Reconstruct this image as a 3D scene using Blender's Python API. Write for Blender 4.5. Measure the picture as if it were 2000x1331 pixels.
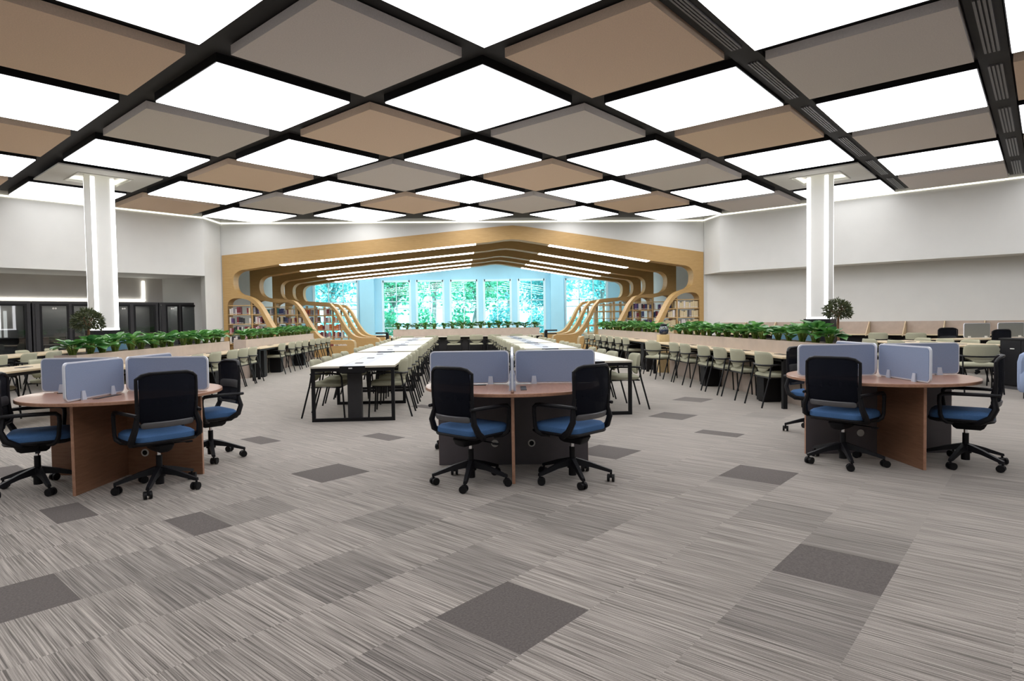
import bpy, bmesh, math, random
from mathutils import Vector, Matrix
for _o in list(bpy.data.objects): bpy.data.objects.remove(_o)
SC = bpy.context.scene
COL = SC.collection
S2 = math.sqrt(0.5)
PI = math.pi

# ------------------------------------------------------------------ camera
_pitch, _yaw, _roll = -0.0333, 0.0589, -0.0153
_F, _CX, _CY = 1213.8, 967.3, 664.7
_fw = Vector((math.sin(_yaw)*math.cos(_pitch), math.cos(_yaw)*math.cos(_pitch), math.sin(_pitch)))
_rt = Vector((math.cos(_yaw), -math.sin(_yaw), 0))
_up = _rt.cross(_fw)
_r2 = _rt*math.cos(_roll) + _up*math.sin(_roll)
_u2 = -_rt*math.sin(_roll) + _up*math.cos(_roll)
cam_d = bpy.data.cameras.new('camera')
cam = bpy.data.objects.new('camera', cam_d); COL.objects.link(cam)
cam.matrix_world = Matrix(((_r2.x, _u2.x, -_fw.x, 0), (_r2.y, _u2.y, -_fw.y, 0), (_r2.z, _u2.z, -_fw.z, 1.35), (0, 0, 0, 1)))
cam_d.sensor_width = 36; cam_d.lens = _F/2000*36
cam_d.shift_x = (1000-_CX)/2000; cam_d.shift_y = (_CY-665.5)/2000
cam_d.clip_end = 300
SC.camera = cam

# ------------------------------------------------------------------ world, sun, exposure
# dimmer setting of each luminous ceiling panel, by its diagonal row from the camera (front rows are dimmed, as are those at the walls)
def panel_power(i, j):
    if max(i, j) >= 5: return 2.4
    r = i+j
    return 2.9 if r <= -2 else 4.0 if r == 0 else 5.4 if r == 2 else 6.6 if r == 4 else 3.6
w = bpy.data.worlds.new('world'); SC.world = w; w.use_nodes = True
_bg = w.node_tree.nodes['Background']
_bg.inputs[0].default_value = (0.50, 0.86, 1.0, 1); _bg.inputs[1].default_value = 3.2
sun_d = bpy.data.lights.new('sun', 'SUN'); sun_d.energy = 9.0; sun_d.angle = 0.02; sun_d.color = (1, 0.97, 0.9)
sun = bpy.data.objects.new('sun', sun_d); COL.objects.link(sun); sun.rotation_euler = (math.radians(40), 0, math.radians(20))
SC.view_settings.view_transform = 'Standard'; SC.view_settings.look = 'None'
SC.view_settings.exposure = 0.18; SC.view_settings.gamma = 1.0; SC.view_settings.use_curve_mapping = False
cy = SC.cycles
cy.max_bounces = 7; cy.diffuse_bounces = 4; cy.glossy_bounces = 3; cy.transmission_bounces = 4; cy.transparent_max_bounces = 12
cy.caustics_reflective = False; cy.caustics_refractive = False
cy.sample_clamp_indirect = 6.0
cy.use_denoising = True

# ------------------------------------------------------------------ materials
def new_mat(name):
    m = bpy.data.materials.new(name); m.use_nodes = True
    nt = m.node_tree
    return m, nt, nt.nodes['Principled BSDF']
def mat(name, col, rough=0.6, metal=0.0, noise=0.0, scale=30.0, bump=0.0, spec=0.5, coat=0.0, stretch=None):
    m, nt, b = new_mat(name)
    b.inputs['Base Color'].default_value = (*col, 1); b.inputs['Roughness'].default_value = rough
    b.inputs['Metallic'].default_value = metal; b.inputs['Specular IOR Level'].default_value = spec
    b.inputs['Coat Weight'].default_value = coat
    if noise > 0 or bump > 0:
        tc = nt.nodes.new('ShaderNodeTexCoord'); n = nt.nodes.new('ShaderNodeTexNoise')
        n.inputs['Scale'].default_value = scale; n.inputs['Detail'].default_value = 4
        if stretch:
            mp = nt.nodes.new('ShaderNodeMapping'); mp.inputs['Scale'].default_value = stretch
            nt.links.new(tc.outputs['Object'], mp.inputs[0]); nt.links.new(mp.outputs[0], n.inputs['Vector'])
        else:
            nt.links.new(tc.outputs['Object'], n.inputs['Vector'])
        if noise > 0:
            r = nt.nodes.new('ShaderNodeValToRGB')
            r.color_ramp.elements[0].position = 0.3; r.color_ramp.elements[1].position = 0.7
            r.color_ramp.elements[0].color = (*[c*(1-noise) for c in col], 1)
            r.color_ramp.elements[1].color = (*[min(1, c*(1+noise)) for c in col], 1)
            nt.links.new(n.outputs['Fac'], r.inputs[0]); nt.links.new(r.outputs[0], b.inputs['Base Color'])
        if bump > 0:
            bp = nt.nodes.new('ShaderNodeBump'); bp.inputs['Strength'].default_value = bump; bp.inputs['Distance'].default_value = 0.003
            nt.links.new(n.outputs['Fac'], bp.inputs['Height']); nt.links.new(bp.outputs[0], b.inputs['Normal'])
    return m
def emit(name, col, strength):
    m, nt, b = new_mat(name)
    b.inputs['Base Color'].default_value = (0.8, 0.8, 0.8, 1)
    b.inputs['Emission Color'].default_value = (*col, 1); b.inputs['Emission Strength'].default_value = strength
    return m
def glass(name, tint, refl=0.12, alpha=1.0, dark=None):
    m, nt, b = new_mat(name)
    nt.nodes.remove(b)
    out = nt.nodes['Material Output']
    tr = nt.nodes.new('ShaderNodeBsdfTransparent'); tr.inputs[0].default_value = (*tint, 1)
    gl = nt.nodes.new('ShaderNodeBsdfGlossy'); gl.inputs['Roughness'].default_value = 0.02
    mx = nt.nodes.new('ShaderNodeMixShader')
    fr = nt.nodes.new('ShaderNodeFresnel'); fr.inputs[0].default_value = 1.5
    ma = nt.nodes.new('ShaderNodeMath'); ma.operation = 'MULTIPLY_ADD'; ma.inputs[1].default_value = 1.0; ma.inputs[2].default_value = refl
    nt.links.new(fr.outputs[0], ma.inputs[0]); nt.links.new(ma.outputs[0], mx.inputs[0])
    nt.links.new(tr.outputs[0], mx.inputs[1]); nt.links.new(gl.outputs[0], mx.inputs[2]); nt.links.new(mx.outputs[0], out.inputs[0])
    return m
def wood(name, c1, c2, rough=0.4, scale=(1.5, 18, 18), coat=0.0):
    m, nt, b = new_mat(name)
    tc = nt.nodes.new('ShaderNodeTexCoord'); mp = nt.nodes.new('ShaderNodeMapping'); mp.inputs['Scale'].default_value = scale
    n = nt.nodes.new('ShaderNodeTexNoise'); n.inputs['Scale'].default_value = 3; n.inputs['Detail'].default_value = 6; n.inputs['Distortion'].default_value = 0.6
    r = nt.nodes.new('ShaderNodeValToRGB'); r.color_ramp.elements[0].position = 0.3; r.color_ramp.elements[1].position = 0.7
    r.color_ramp.elements[0].color = (*c1, 1); r.color_ramp.elements[1].color = (*c2, 1)
    nt.links.new(tc.outputs['Object'], mp.inputs[0]); nt.links.new(mp.outputs[0], n.inputs['Vector'])
    nt.links.new(n.outputs['Fac'], r.inputs[0]); nt.links.new(r.outputs[0], b.inputs['Base Color'])
    b.inputs['Roughness'].default_value = rough; b.inputs['Coat Weight'].default_value = coat
    return m
def carpet(name, c_dark, c_light, contrast=1.0, solid=False):
    """striped carpet planks laid at 45 degrees: u runs to the right rear, v to the left rear"""
    m, nt, b = new_mat(name)
    N = nt.nodes.new; L = nt.links.new
    geo = N('ShaderNodeNewGeometry'); sp = N('ShaderNodeSeparateXYZ'); L(geo.outputs['Position'], sp.inputs[0])
    def math_(op, a, bb):
        x = N('ShaderNodeMath'); x.operation = op
        for i, q in enumerate((a, bb)):
            if q is None: continue
            if isinstance(q, (int, float)): x.inputs[i].default_value = q
            else: L(q, x.inputs[i])
        return x.outputs[0]
    u = math_('MULTIPLY', math_('ADD', sp.outputs[0], sp.outputs[1]), S2)
    v = math_('MULTIPLY', math_('SUBTRACT', sp.outputs[1], sp.outputs[0]), S2)
    ti = math_('FLOOR', math_('DIVIDE', math_('SUBTRACT', u, 0.39), 0.5), None)
    tj = math_('FLOOR', math_('DIVIDE', math_('SUBTRACT', v, 0.085), 0.495), None)
    cmb = N('ShaderNodeCombineXYZ'); L(ti, cmb.inputs[0]); L(tj, cmb.inputs[1])
    wn = N('ShaderNodeTexWhiteNoise'); L(cmb.outputs[0], wn.inputs['Vector'])
    c2 = N('ShaderNodeCombineXYZ')
    if solid:
        L(math_('MULTIPLY', u, 90), c2.inputs[0]); L(math_('MULTIPLY', v, 90), c2.inputs[1])
    else:
        L(math_('MULTIPLY', u, 150), c2.inputs[0]); L(math_('MULTIPLY', v, 1.7), c2.inputs[1])
    L(math_('MULTIPLY', wn.outputs['Value'], 91.0), c2.inputs[2])
    n = N('ShaderNodeTexNoise'); n.inputs['Scale'].default_value = 1.0; n.inputs['Detail'].default_value = 3; n.inputs['Roughness'].default_value = 0.65
    L(c2.outputs[0], n.inputs['Vector'])
    r = N('ShaderNodeValToRGB'); e = r.color_ramp.elements
    e[0].position = 0.34; e[0].color = (*c_dark, 1); e[1].position = 0.68; e[1].color = (*c_light, 1)
    L(n.outputs['Fac'], r.inputs[0])
    n2 = N('ShaderNodeTexNoise'); n2.inputs['Scale'].default_value = 180; L(geo.outputs['Position'], n2.inputs['Vector'])
    # per-tile tone + fine pile
    ton = math_('MULTIPLY_ADD', wn.outputs['Value'], 0.12); nt.nodes[-1].inputs[2].default_value = 0.94
    pil = math_('MULTIPLY_ADD', n2.outputs['Fac'], 0.5); nt.nodes[-1].inputs[2].default_value = 0.75
    mx = N('ShaderNodeVectorMath'); mx.operation = 'SCALE'
    L(r.outputs[0], mx.inputs[0]); L(math_('MULTIPLY', ton, pil), mx.inputs['Scale'])
    L(mx.outputs[0], b.inputs['Base Color'])
    b.inputs['Roughness'].default_value = 0.95; b.inputs['Specular IOR Level'].default_value = 0.15
    b.inputs['Sheen Weight'].default_value = 0.3 if solid else 1.0; b.inputs['Sheen Roughness'].default_value = 0.3; b.inputs['Sheen Tint'].default_value = (1, .95, .86, 1)
    return m

M = dict(
    white=mat('wall_paint', (0.645, 0.645, 0.615), 0.8, noise=0.02, scale=2),
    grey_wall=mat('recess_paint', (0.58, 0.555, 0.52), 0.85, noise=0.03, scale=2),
    daylit_wall=mat('daylit_wall_blue', (0.42, 0.74, 0.88), 0.8, noise=0.03, scale=1),  # blue of the daylight is put into the wall colour
    black_ceiling=mat('black_ceiling', (0.010, 0.009, 0.009), 0.8, noise=0.2, scale=4),
    black=mat('black_metal', (0.006, 0.006, 0.007), 0.5, noise=0.1, scale=40, spec=0.25),
    black_plastic=mat('black_plastic', (0.006, 0.006, 0.008), 0.5, noise=0.1, scale=60, spec=0.25),
    graphite=mat('graphite', (0.022, 0.021, 0.023), 0.5, noise=0.1, scale=20),
    led=emit('led_strip', (1.0, 0.98, 0.95), 13.0),
    bay_fill=emit('bay_fill_panel', (0.80, 0.94, 1.0), 4.6),
    led_soft=emit('led_cove', (1.0, 0.96, 0.80), 2.6),
    led_recess=emit('led_recess', (1.0, 0.98, 0.90), 6.0),
    booth_fill=emit('booth_fill', (1.0, 0.97, 0.92), 5.0),
    led_col=emit('led_column', (0.98, 0.97, 1.0), 4.0),
    felt_brown=mat('felt_brown', (0.72, 0.56, 0.43), 0.95, noise=0.06, scale=60, spec=0.1),
    felt_grey=mat('felt_grey', (0.63, 0.585, 0.555), 0.95, noise=0.06, scale=60, spec=0.1),
    arch_face=wood('oak_veneer', (0.40, 0.245, 0.085), (0.47, 0.30, 0.115), 0.5, (1.2, 1, 12)),
    arch_edge=wood('pale_edge', (0.84, 0.76, 0.60), (0.88, 0.82, 0.67), 0.45, (2, 2, 2)),  # edges and undersides paler than the arch faces
    shelf=wood('shelf_veneer', (0.52, 0.33, 0.13), (0.60, 0.40, 0.17), 0.5, (2, 6, 6)),
    walnut=wood('walnut', (0.33, 0.165, 0.10), (0.43, 0.235, 0.15), 0.32, (12, 1.3, 12), 0.15),
    walnut_leg=wood('walnut_leg', (0.22, 0.105, 0.055), (0.30, 0.15, 0.085), 0.45, (2, 2, 18)),
    grey_board=mat('grey_laminate', (0.13, 0.115, 0.125), 0.45, noise=0.05, scale=8),
    maple=wood('maple', (0.62, 0.49, 0.31), (0.70, 0.57, 0.38), 0.3, (10, 1.2, 10), 0.1),
    maple_white=wood('pale_maple', (0.54, 0.50, 0.41), (0.60, 0.56, 0.46), 0.34, (10, 1.2, 10), 0.0),
    strip=mat('grey_strip', (0.29, 0.31, 0.36), 0.36, noise=0.05, scale=6),
    planter=mat('taupe_laminate', (0.44, 0.36, 0.30), 0.55, noise=0.05, scale=8),
    soil=mat('soil', (0.03, 0.022, 0.015), 0.95, noise=0.4, scale=60, bump=0.6),
    screen=mat('blue_grey_fabric', (0.27, 0.335, 0.48), 0.85, noise=0.05, scale=160, spec=0.2),
    screen_trim=mat('white_trim', (0.72, 0.75, 0.82), 0.4, noise=0.02, scale=10),
    clamp=mat('clamp_plastic', (0.55, 0.60, 0.70), 0.35, noise=0.02, scale=10),
    blue_seat=mat('blue_fabric', (0.065, 0.15, 0.32), 0.85, noise=0.1, scale=140, spec=0.2),
    green_seat=mat('sage_fabric', (0.36, 0.355, 0.255), 0.8, noise=0.05, scale=120, spec=0.25),
    chrome=mat('chrome', (0.7, 0.7, 0.72), 0.2, 1.0, noise=0.02, scale=10),
    grey_plastic=mat('grey_plastic', (0.10, 0.10, 0.105), 0.45, noise=0.05, scale=30),
    stem=mat('plant_stem', (0.17, 0.24, 0.04), 0.5, noise=0.2, scale=30),
    bark=mat('bark', (0.16, 0.085, 0.045), 0.9, noise=0.3, scale=40, bump=0.6),
    bark_grey=mat('tree_bark', (0.30, 0.27, 0.25), 0.9, noise=0.3, scale=8, bump=0.6),
    teal=mat('teal_upholstery', (0.10, 0.20, 0.27), 0.8, noise=0.08, scale=80),
    pale=mat('pale_panel', (0.75, 0.74, 0.70), 0.6, noise=0.02, scale=10),
    bright=emit('bright_window_strip', (1, 0.99, 0.92), 0.9),
    window_frame=mat('window_frame', (0.70, 0.88, 0.92), 0.5, noise=0.02, scale=6),
    paving=mat('paving', (0.55, 0.55, 0.52), 0.9, noise=0.1, scale=2),
    grey_tile=mat('screen_grey', (0.20, 0.21, 0.20), 0.85, noise=0.05, scale=100),
    cardboard=mat('tan_box', (0.62, 0.47, 0.24), 0.7, noise=0.05, scale=20),
    vent_bar=mat('vent_bar', (0.16, 0.155, 0.16), 0.5, 0.3, noise=0.05, scale=20),
    device=mat('device_white', (0.5, 0.5, 0.48), 0.4, noise=0.02, scale=20),
    pane=glass('window_glass', (0.80, 0.97, 1.0), 0.02),
    dark_pane=glass('booth_glass', (0.62, 0.64, 0.65), 0.06),
    clear=glass('jar_glass', (0.85, 0.92, 0.97), 0.08),
    carpet=carpet('carpet_striped', (0.09, 0.080, 0.072), (0.49, 0.442, 0.398)),
    carpet_dark=carpet('carpet_dark', (0.095, 0.084, 0.078), (0.145, 0.128, 0.120), solid=True),
    carpet_streak=carpet('carpet_streak', (0.065, 0.058, 0.053), (0.36, 0.325, 0.295)),
)
for q_ in (2.4, 2.9, 4.0, 5.4, 6.6, 3.6): M['lamp_%.1f' % q_] = emit('luminous_panel', (0.965, 0.965, 1.0), q_)
def leafmat(name, c1, c2, rough=0.38, scale=9, transl=0.25):
    m, nt, b = new_mat(name)
    tc = nt.nodes.new('ShaderNodeNewGeometry'); n = nt.nodes.new('ShaderNodeTexNoise'); n.inputs['Scale'].default_value = scale
    r = nt.nodes.new('ShaderNodeValToRGB'); r.color_ramp.elements[0].position = 0.35; r.color_ramp.elements[1].position = 0.65
    r.color_ramp.elements[0].color = (*c1, 1); r.color_ramp.elements[1].color = (*c2, 1)
    nt.links.new(tc.outputs['Position'], n.inputs['Vector']); nt.links.new(n.outputs['Fac'], r.inputs[0]); nt.links.new(r.outputs[0], b.inputs['Base Color'])
    b.inputs['Roughness'].default_value = rough
    if transl:
        t = nt.nodes.new('ShaderNodeBsdfTranslucent'); mx = nt.nodes.new('ShaderNodeMixShader'); mx.inputs[0].default_value = transl
        nt.links.new(r.outputs[0], t.inputs[0]); nt.links.new(b.outputs[0], mx.inputs[1]); nt.links.new(t.outputs[0], mx.inputs[2])
        nt.links.new(mx.outputs[0], nt.nodes['Material Output'].inputs[0])
    return m
M['leaf'] = leafmat('broad_leaf', (0.042, 0.16, 0.050), (0.13, 0.34, 0.07), 0.32, 7)
M['olive_leaf'] = leafmat('olive_leaf', (0.030, 0.045, 0.018), (0.085, 0.10, 0.040), 0.6, 20)
M['tree_leaf'] = leafmat('tree_leaf', (0.05, 0.36, 0.20), (0.24, 0.66, 0.40), 0.7, 1.2, 0.4)
M['tree_leaf2'] = leafmat('tree_leaf_blue', (0.07, 0.38, 0.40), (0.32, 0.70, 0.66), 0.7, 1.2, 0.4)
BOOKC = dict(white=(0.62, 0.58, 0.55), cream=(0.60, 0.50, 0.30), black=(0.02, 0.02, 0.025), maroon=(0.16, 0.02, 0.03), navy=(0.03, 0.04, 0.12),
             pink=(0.52, 0.30, 0.32), grey=(0.20, 0.19, 0.21), orange=(0.50, 0.14, 0.04), teal=(0.02, 0.16, 0.16), purple=(0.10, 0.05, 0.16), brown=(0.16, 0.08, 0.04))
for k, c in BOOKC.items(): M['bk_'+k] = mat('book_'+k, c, 0.55, noise=0.08, scale=40)

# ------------------------------------------------------------------ mesh builder
class MB:
    def __init__(s): s.v, s.f, s.m, s.s = [], [], [], []
    def add(s, vs, fs, mi=0, sm=False, X=None):
        o = len(s.v)
        s.v += [tuple(X @ Vector(p)) if X else tuple(p) for p in vs]
        s.f += [[i+o for i in f] for f in fs]; s.m += [mi]*len(fs); s.s += [sm]*len(fs)
    def box(s, x0, y0, z0, x1, y1, z1, mi=0, X=None):
        vs = [(x, y, z) for z in (z0, z1) for y in (y0, y1) for x in (x0, x1)]
        s.add(vs, [(0, 2, 3, 1), (4, 5, 7, 6), (0, 1, 5, 4), (2, 6, 7, 3), (0, 4, 6, 2), (1, 3, 7, 5)], mi, False, X)
    def rings(s, rings, mi=0, sm=True, cap=True, closed=True, X=None):
        n = len(rings[0]); vs = [p for r in rings for p in r]; fs = []
        for i in range(len(rings)-1):
            for j in range(n if closed else n-1):
                k = (j+1) % n
                fs.append((i*n+j, i*n+k, (i+1)*n+k, (i+1)*n+j))
        s.add(vs, fs, mi, sm, X)
        if cap:
            s.add(rings[0], [list(range(n))[::-1]], mi, False, X); s.add(rings[-1], [list(range(n))], mi, False, X)
    def tube(s, pts, r, n=8, mi=0, closed=False, radii=None, X=None):
        P = [Vector(p) for p in pts]; k = len(P); R = []
        prev = None
        for i in range(k):
            if closed: t = (P[(i+1) % k]-P[i-1]).normalized()
            else: t = (P[min(i+1, k-1)]-P[max(i-1, 0)]).normalized()
            if prev is None:
                a = Vector((0, 0, 1)) if abs(t.z) < 0.9 else Vector((1, 0, 0))
                nrm = t.cross(a).normalized()
            else:
                nrm = (prev - t*prev.dot(t)).normalized()
            prev = nrm; b = t.cross(nrm)
            rr = radii[i] if radii else r
            R.append([tuple(P[i] + nrm*(rr*math.cos(2*PI*j/n)) + b*(rr*math.sin(2*PI*j/n))) for j in range(n)])
        if closed: R.append(R[0])
        s.rings(R, mi, True, not closed, True, X)
    def cyl(s, p0, p1, r, n=16, mi=0, r1=None, X=None):
        s.tube([p0, p1], r, n, mi, radii=[r, r if r1 is None else r1], X=X)
    def rrect(s, w, d, r, prof, n=4, mi=0, X=None, sm=True, cx=0, cyy=0):
        """rounded rectangle w x d stacked through prof = [(inset, z)]"""
        R = []
        for ins, z in prof:
            ww, dd, rr = w/2-ins, d/2-ins, max(r-ins, 0.002); ring = []
            for q, (sx, sy) in enumerate(((1, 1), (-1, 1), (-1, -1), (1, -1))):
                for k in range(n+1):
                    a = q*PI/2 + k/n*PI/2
                    ring.append((cx+sx*(ww-rr)+rr*math.cos(a), cyy+sy*(dd-rr)+rr*math.sin(a), z))
            R.append(ring)
        s.rings(R, mi, sm, True, True, X)
    def lathe(s, prof, n=20, mi=0, X=None):
        s.rings([[(r*math.cos(2*PI*j/n), r*math.sin(2*PI*j/n), z) for j in range(n)] for r, z in prof], mi, True, True, True, X)
    def prism(s, poly, z0, z1, mi=0, X=None):
        s.rings([[(x, y, z0) for x, y in poly], [(x, y, z1) for x, y in poly]], mi, False, True, True, X)
    def pad(s, hw, z0, z1, r, t, yf, nx=8, nz=8, mi=0, r2=None, X=None, taper=0.0):
        """upholstered pad standing in the XZ plane: rounded outline, y = yf(x, z), thickness t bulged"""
        r2 = r if r2 is None else r2
        def half(z):
            tt = (z-z0)/(z1-z0); W = hw*(1-taper*(1-tt))
            d0, d1 = z-z0, z1-z
            c = W
            if d0 < r2: c = min(c, W-r2+math.sqrt(max(0, r2*r2-(r2-d0)**2)))
            if d1 < r: c = min(c, W-r+math.sqrt(max(0, r*r-(r-d1)**2)))
            return c
        front, back = [], []
        for k in range(nz+1):
            z = z0+(z1-z0)*(0.5-0.5*math.cos(PI*k/nz)); h = max(half(z), 0.004)
            for j in range(nx+1):
                x = -h*math.cos(PI*j/nx); e = (1-(2*j/nx-1)**4)*(1-(2*k/nz-1)**4); th = t/2*(0.35+0.65*e)
                y = yf(x, z)
                front.append((x, y+th, z)); back.append((x, y-th, z))
        n = nx+1; fs = []; o = len(front)
        for k in range(nz):
            for j in range(nx):
                a, b, c, d = k*n+j, k*n+j+1, (k+1)*n+j+1, (k+1)*n+j
                fs += [(d, c, b, a), (a+o, b+o, c+o, d+o)]
        for j in range(nx): fs += [(j, j+1, j+1+o, j+o), (nz*n+j+o, nz*n+j+1+o, nz*n+j+1, nz*n+j)]
        for k in range(nz): fs += [(k*n+o, (k+1)*n+o, (k+1)*n, k*n), (k*n+nx, (k+1)*n+nx, (k+1)*n+nx+o, k*n+nx+o)]
        s.add(front+back, fs, mi, True, X)
    def build(s, name, mats, parent=None, loc=None, rz=0.0, sharp=40):
        me = bpy.data.meshes.new(name); me.from_pydata(s.v, [], s.f)
        for m in (mats if isinstance(mats, (list, tuple)) else [mats]): me.materials.append(M[m] if isinstance(m, str) else m)
        me.polygons.foreach_set('material_index', s.m); me.polygons.foreach_set('use_smooth', s.s)
        me.update()
        if any(s.s): me.set_sharp_from_angle(angle=math.radians(sharp))
        o = bpy.data.objects.new(name, me); COL.objects.link(o)
        if parent: o.parent = parent
        if loc: o.location = loc
        o.rotation_euler.z = rz
        return o
def tag(o, label=None, cat=None, group=None, kind=None):
    if label: o['label'] = label
    if cat: o['category'] = cat
    if group: o['group'] = group
    if kind: o['kind'] = kind
    return o
def thing(name, label, cat, loc=(0, 0, 0), rz=0.0, group=None):
    o = bpy.data.objects.new(name, None); COL.objects.link(o); o.location = loc; o.rotation_euler.z = rz
    o.empty_display_size = 0.1
    return tag(o, label, cat, group)
def dup(src, loc, rz, label, group=None):
    def cp(o, par):
        c = o.copy(); COL.objects.link(c)
        if par: c.parent = par
        for ch in list(o.children): cp(ch, c)
        return c
    r = cp(src, None); r.location = loc; r.rotation_euler.z = rz
    r['label'] = label
    if group: r['group'] = group
    return r
NTH = ['', 'first', 'second', 'third', 'fourth', 'fifth', 'sixth', 'seventh', 'eighth', 'ninth', 'tenth', 'eleventh', 'twelfth', 'thirteenth',
       'fourteenth', 'fifteenth', 'sixteenth', 'seventeenth', 'eighteenth', 'nineteenth', 'twentieth']
def plate(outer, holes, y0, y1, name, mats, face_mat=0, edge_mat=0, parent=None):
    """outline in the XZ plane with holes, extruded from y0 to y1"""
    cu = bpy.data.curves.new(name, 'CURVE'); cu.dimensions = '2D'; cu.fill_mode = 'BOTH'; cu.extrude = abs(y1-y0)/2
    for loop in [outer]+holes:
        sp = cu.splines.new('POLY'); sp.points.add(len(loop)-1); sp.use_cyclic_u = True
        for p, (x, z) in zip(sp.points, loop): p.co = (x, z, 0, 1)
    tmp = bpy.data.objects.new(name, cu); COL.objects.link(tmp)
    bpy.context.view_layer.update()
    me = bpy.data.meshes.new_from_object(tmp.evaluated_get(bpy.context.evaluated_depsgraph_get()))
    bpy.data.objects.remove(tmp); bpy.data.curves.remove(cu)
    ym = (y0+y1)/2
    for vtx in me.vertices: vtx.co = (vtx.co.x, -vtx.co.z+ym, vtx.co.y)
    bm = bmesh.new(); bm.from_mesh(me); bmesh.ops.remove_doubles(bm, verts=bm.verts, dist=1e-4); bmesh.ops.recalc_face_normals(bm, faces=bm.faces)
    for f in bm.faces: f.material_index = face_mat if abs(f.normal.y) > 0.7 else edge_mat; f.smooth = abs(f.normal.y) < 0.7
    bm.to_mesh(me); bm.free()
    me.materials.clear()
    for m in mats: me.materials.append(M[m])
    me.set_sharp_from_angle(angle=math.radians(35)); me.name = name
    o = bpy.data.objects.new(name, me); COL.objects.link(o)
    if parent: o.parent = parent
    return o
def smooth(pts, n=6):
    """Catmull-Rom through pts"""
    P = [Vector(p) for p in pts]; out = []
    for i in range(len(P)-1):
        p0, p1, p2, p3 = P[max(i-1, 0)], P[i], P[i+1], P[min(i+2, len(P)-1)]
        for k in range(n):
            t = k/n
            out.append(0.5*((2*p1)+(p2-p0)*t+(2*p0-5*p1+4*p2-p3)*t*t+(3*p1-p0-3*p2+p3)*t**3))
    out.append(P[-1]); return out
def uvp(u, v): return ((u-v)*S2, (u+v)*S2)

# ------------------------------------------------------------------ setting: floor
ZC = 4.7
DARK, STREAK = {}, {}
def cell(u, v): return (math.floor((u-0.39)/0.25+1e-6), math.floor((v-0.085)/0.495+1e-6))
for u, v, n in [(3.55, .83, 2), (2.05, 1.82, 2), (.62, 3.83, 2), (1.77, 4.3, 1), (1.27, 5.3, 1), (3.05, 4.8, 2), (5.5, 1.82, 2), (5.5, 3.27, 2),
                (7.0, 2.8, 1), (7.95, 3.75, 2), (9.7, 4.2, 2), (4.53, 5.75, 1), (3.53, 6.75, 1), (1.27, 7.25, 1), (9.6, .83, 2), (11.3, 1.3, 2),
                (6.6, 7.2, 1), (8.3, 6.7, 1), (4.3, 9.2, 1), (10.2, 8.2, 1)]:
    a, b = cell(u, v)
    for k in range(n): DARK[(a-(1 if n == 2 and (u-0.39)/0.25 % 1 < .5 else 0)+k, b)] = 1
for u, v in [(1.8, 2.9), (2.3, 2.4), (1.3, 3.3), (3.3, 2.3), (3.3, 2.8), (3.0, .83), (2.8, .83), (1.5, 1.82), (5.9, .4), (6.1, .4), (4.9, 1.82), (2.05, 4.3),
             (1.1, 3.83), (2.5, 3.3), (6.2, 4.7), (7.4, 5.2), (4.1, .83), (4.35, 1.3), (5.5, 3.8), (8.6, 2.8)]:
    a, b = cell(u, v); STREAK[(a, b)] = 1; STREAK[(a+1, b)] = 1
fb = MB()
vid = {}
def fv(i, j):
    if (i, j) not in vid:
        x, y = uvp(0.39+0.25*i, 0.085+0.495*j); vid[(i, j)] = len(fb.v); fb.v.append((x, y, 0))
    return vid[(i, j)]
for i in range(-8, 62):
    for j in range(-2, 26):
        fb.f.append([fv(i, j), fv(i+1, j), fv(i+1, j+1), fv(i, j+1)]); fb.s.append(False)
        fb.m.append(1 if (i, j) in DARK else 2 if (i, j) in STREAK else 0)
U0, U1, V0, V1 = 0.39-2.0, 0.39+62*.25, 0.085-2*.495, 0.085+26*.495
A0, A1, B0, B1 = -40, 60, -40, 60
for (a, b, c, d) in ((A0, U0, B0, B1), (U1, A1, B0, B1), (U0, U1, B0, V0), (U0, U1, V1, B1)):
    fb.add([(*uvp(a, c), 0), (*uvp(b, c), 0), (*uvp(b, d), 0), (*uvp(a, d), 0)], [(0, 1, 2, 3)])
# keep the floor inside the building
floor = fb.build('floor', ['carpet', 'carpet_dark', 'carpet_streak'])
bm = bmesh.new(); bm.from_mesh(floor.data)
for co, no in (((0, 36.2, 0), (0, 1, 0)), ((0, -6, 0), (0, -1, 0)), ((22.5, 0, 0), (1, 0, 0)), ((-22.5, 0, 0), (-1, 0, 0))):
    bmesh.ops.bisect_plane(bm, geom=bm.verts[:]+bm.edges[:]+bm.faces[:], plane_co=co, plane_no=no, clear_outer=True)
bm.to_mesh(floor.data); bm.free()
tag(floor, kind='structure')
b = MB(); b.box(-22.5, -6, 4.84, 22.5, 36.4, 5.0); tag(b.build('ceiling', 'black_ceiling'), kind='structure')

# ------------------------------------------------------------------ setting: walls
YF = 21.4
PL0, PR0 = (-8.0, 20.28), (8.72, 20.27)          # where the slanted side walls stop
def wall_quadbox(name, pts, z0, z1, m):            # plan polygon extruded
    q = MB(); q.prism(pts, z0, z1); return tag(q.build(name, m), kind='structure')
DL, NL = Vector((-S2, -S2)), Vector((-S2, S2))      # along left wall toward the camera, outward
DR, NR = Vector((S2, -S2)), Vector((S2, S2))
def side(P, D, N, a0, a1, n0, n1): 
    P = Vector(P); return [tuple(P+D*a0+N*n0), tuple(P+D*a1+N*n0), tuple(P+D*a1+N*n1), tuple(P+D*a0+N*n1)]
wall_quadbox('wall_left', side(PL0, DL, NL, 0, 19, 0, 2.4), 2.87, 4.84, 'white')               # bulkhead
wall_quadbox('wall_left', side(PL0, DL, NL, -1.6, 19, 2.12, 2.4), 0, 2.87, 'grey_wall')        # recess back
wall_quadbox('wall_left', side(PL0, DL, NL, -0.95, -0.66, 1.0, 2.12), 0, 2.87, 'white')          # recess end
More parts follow.
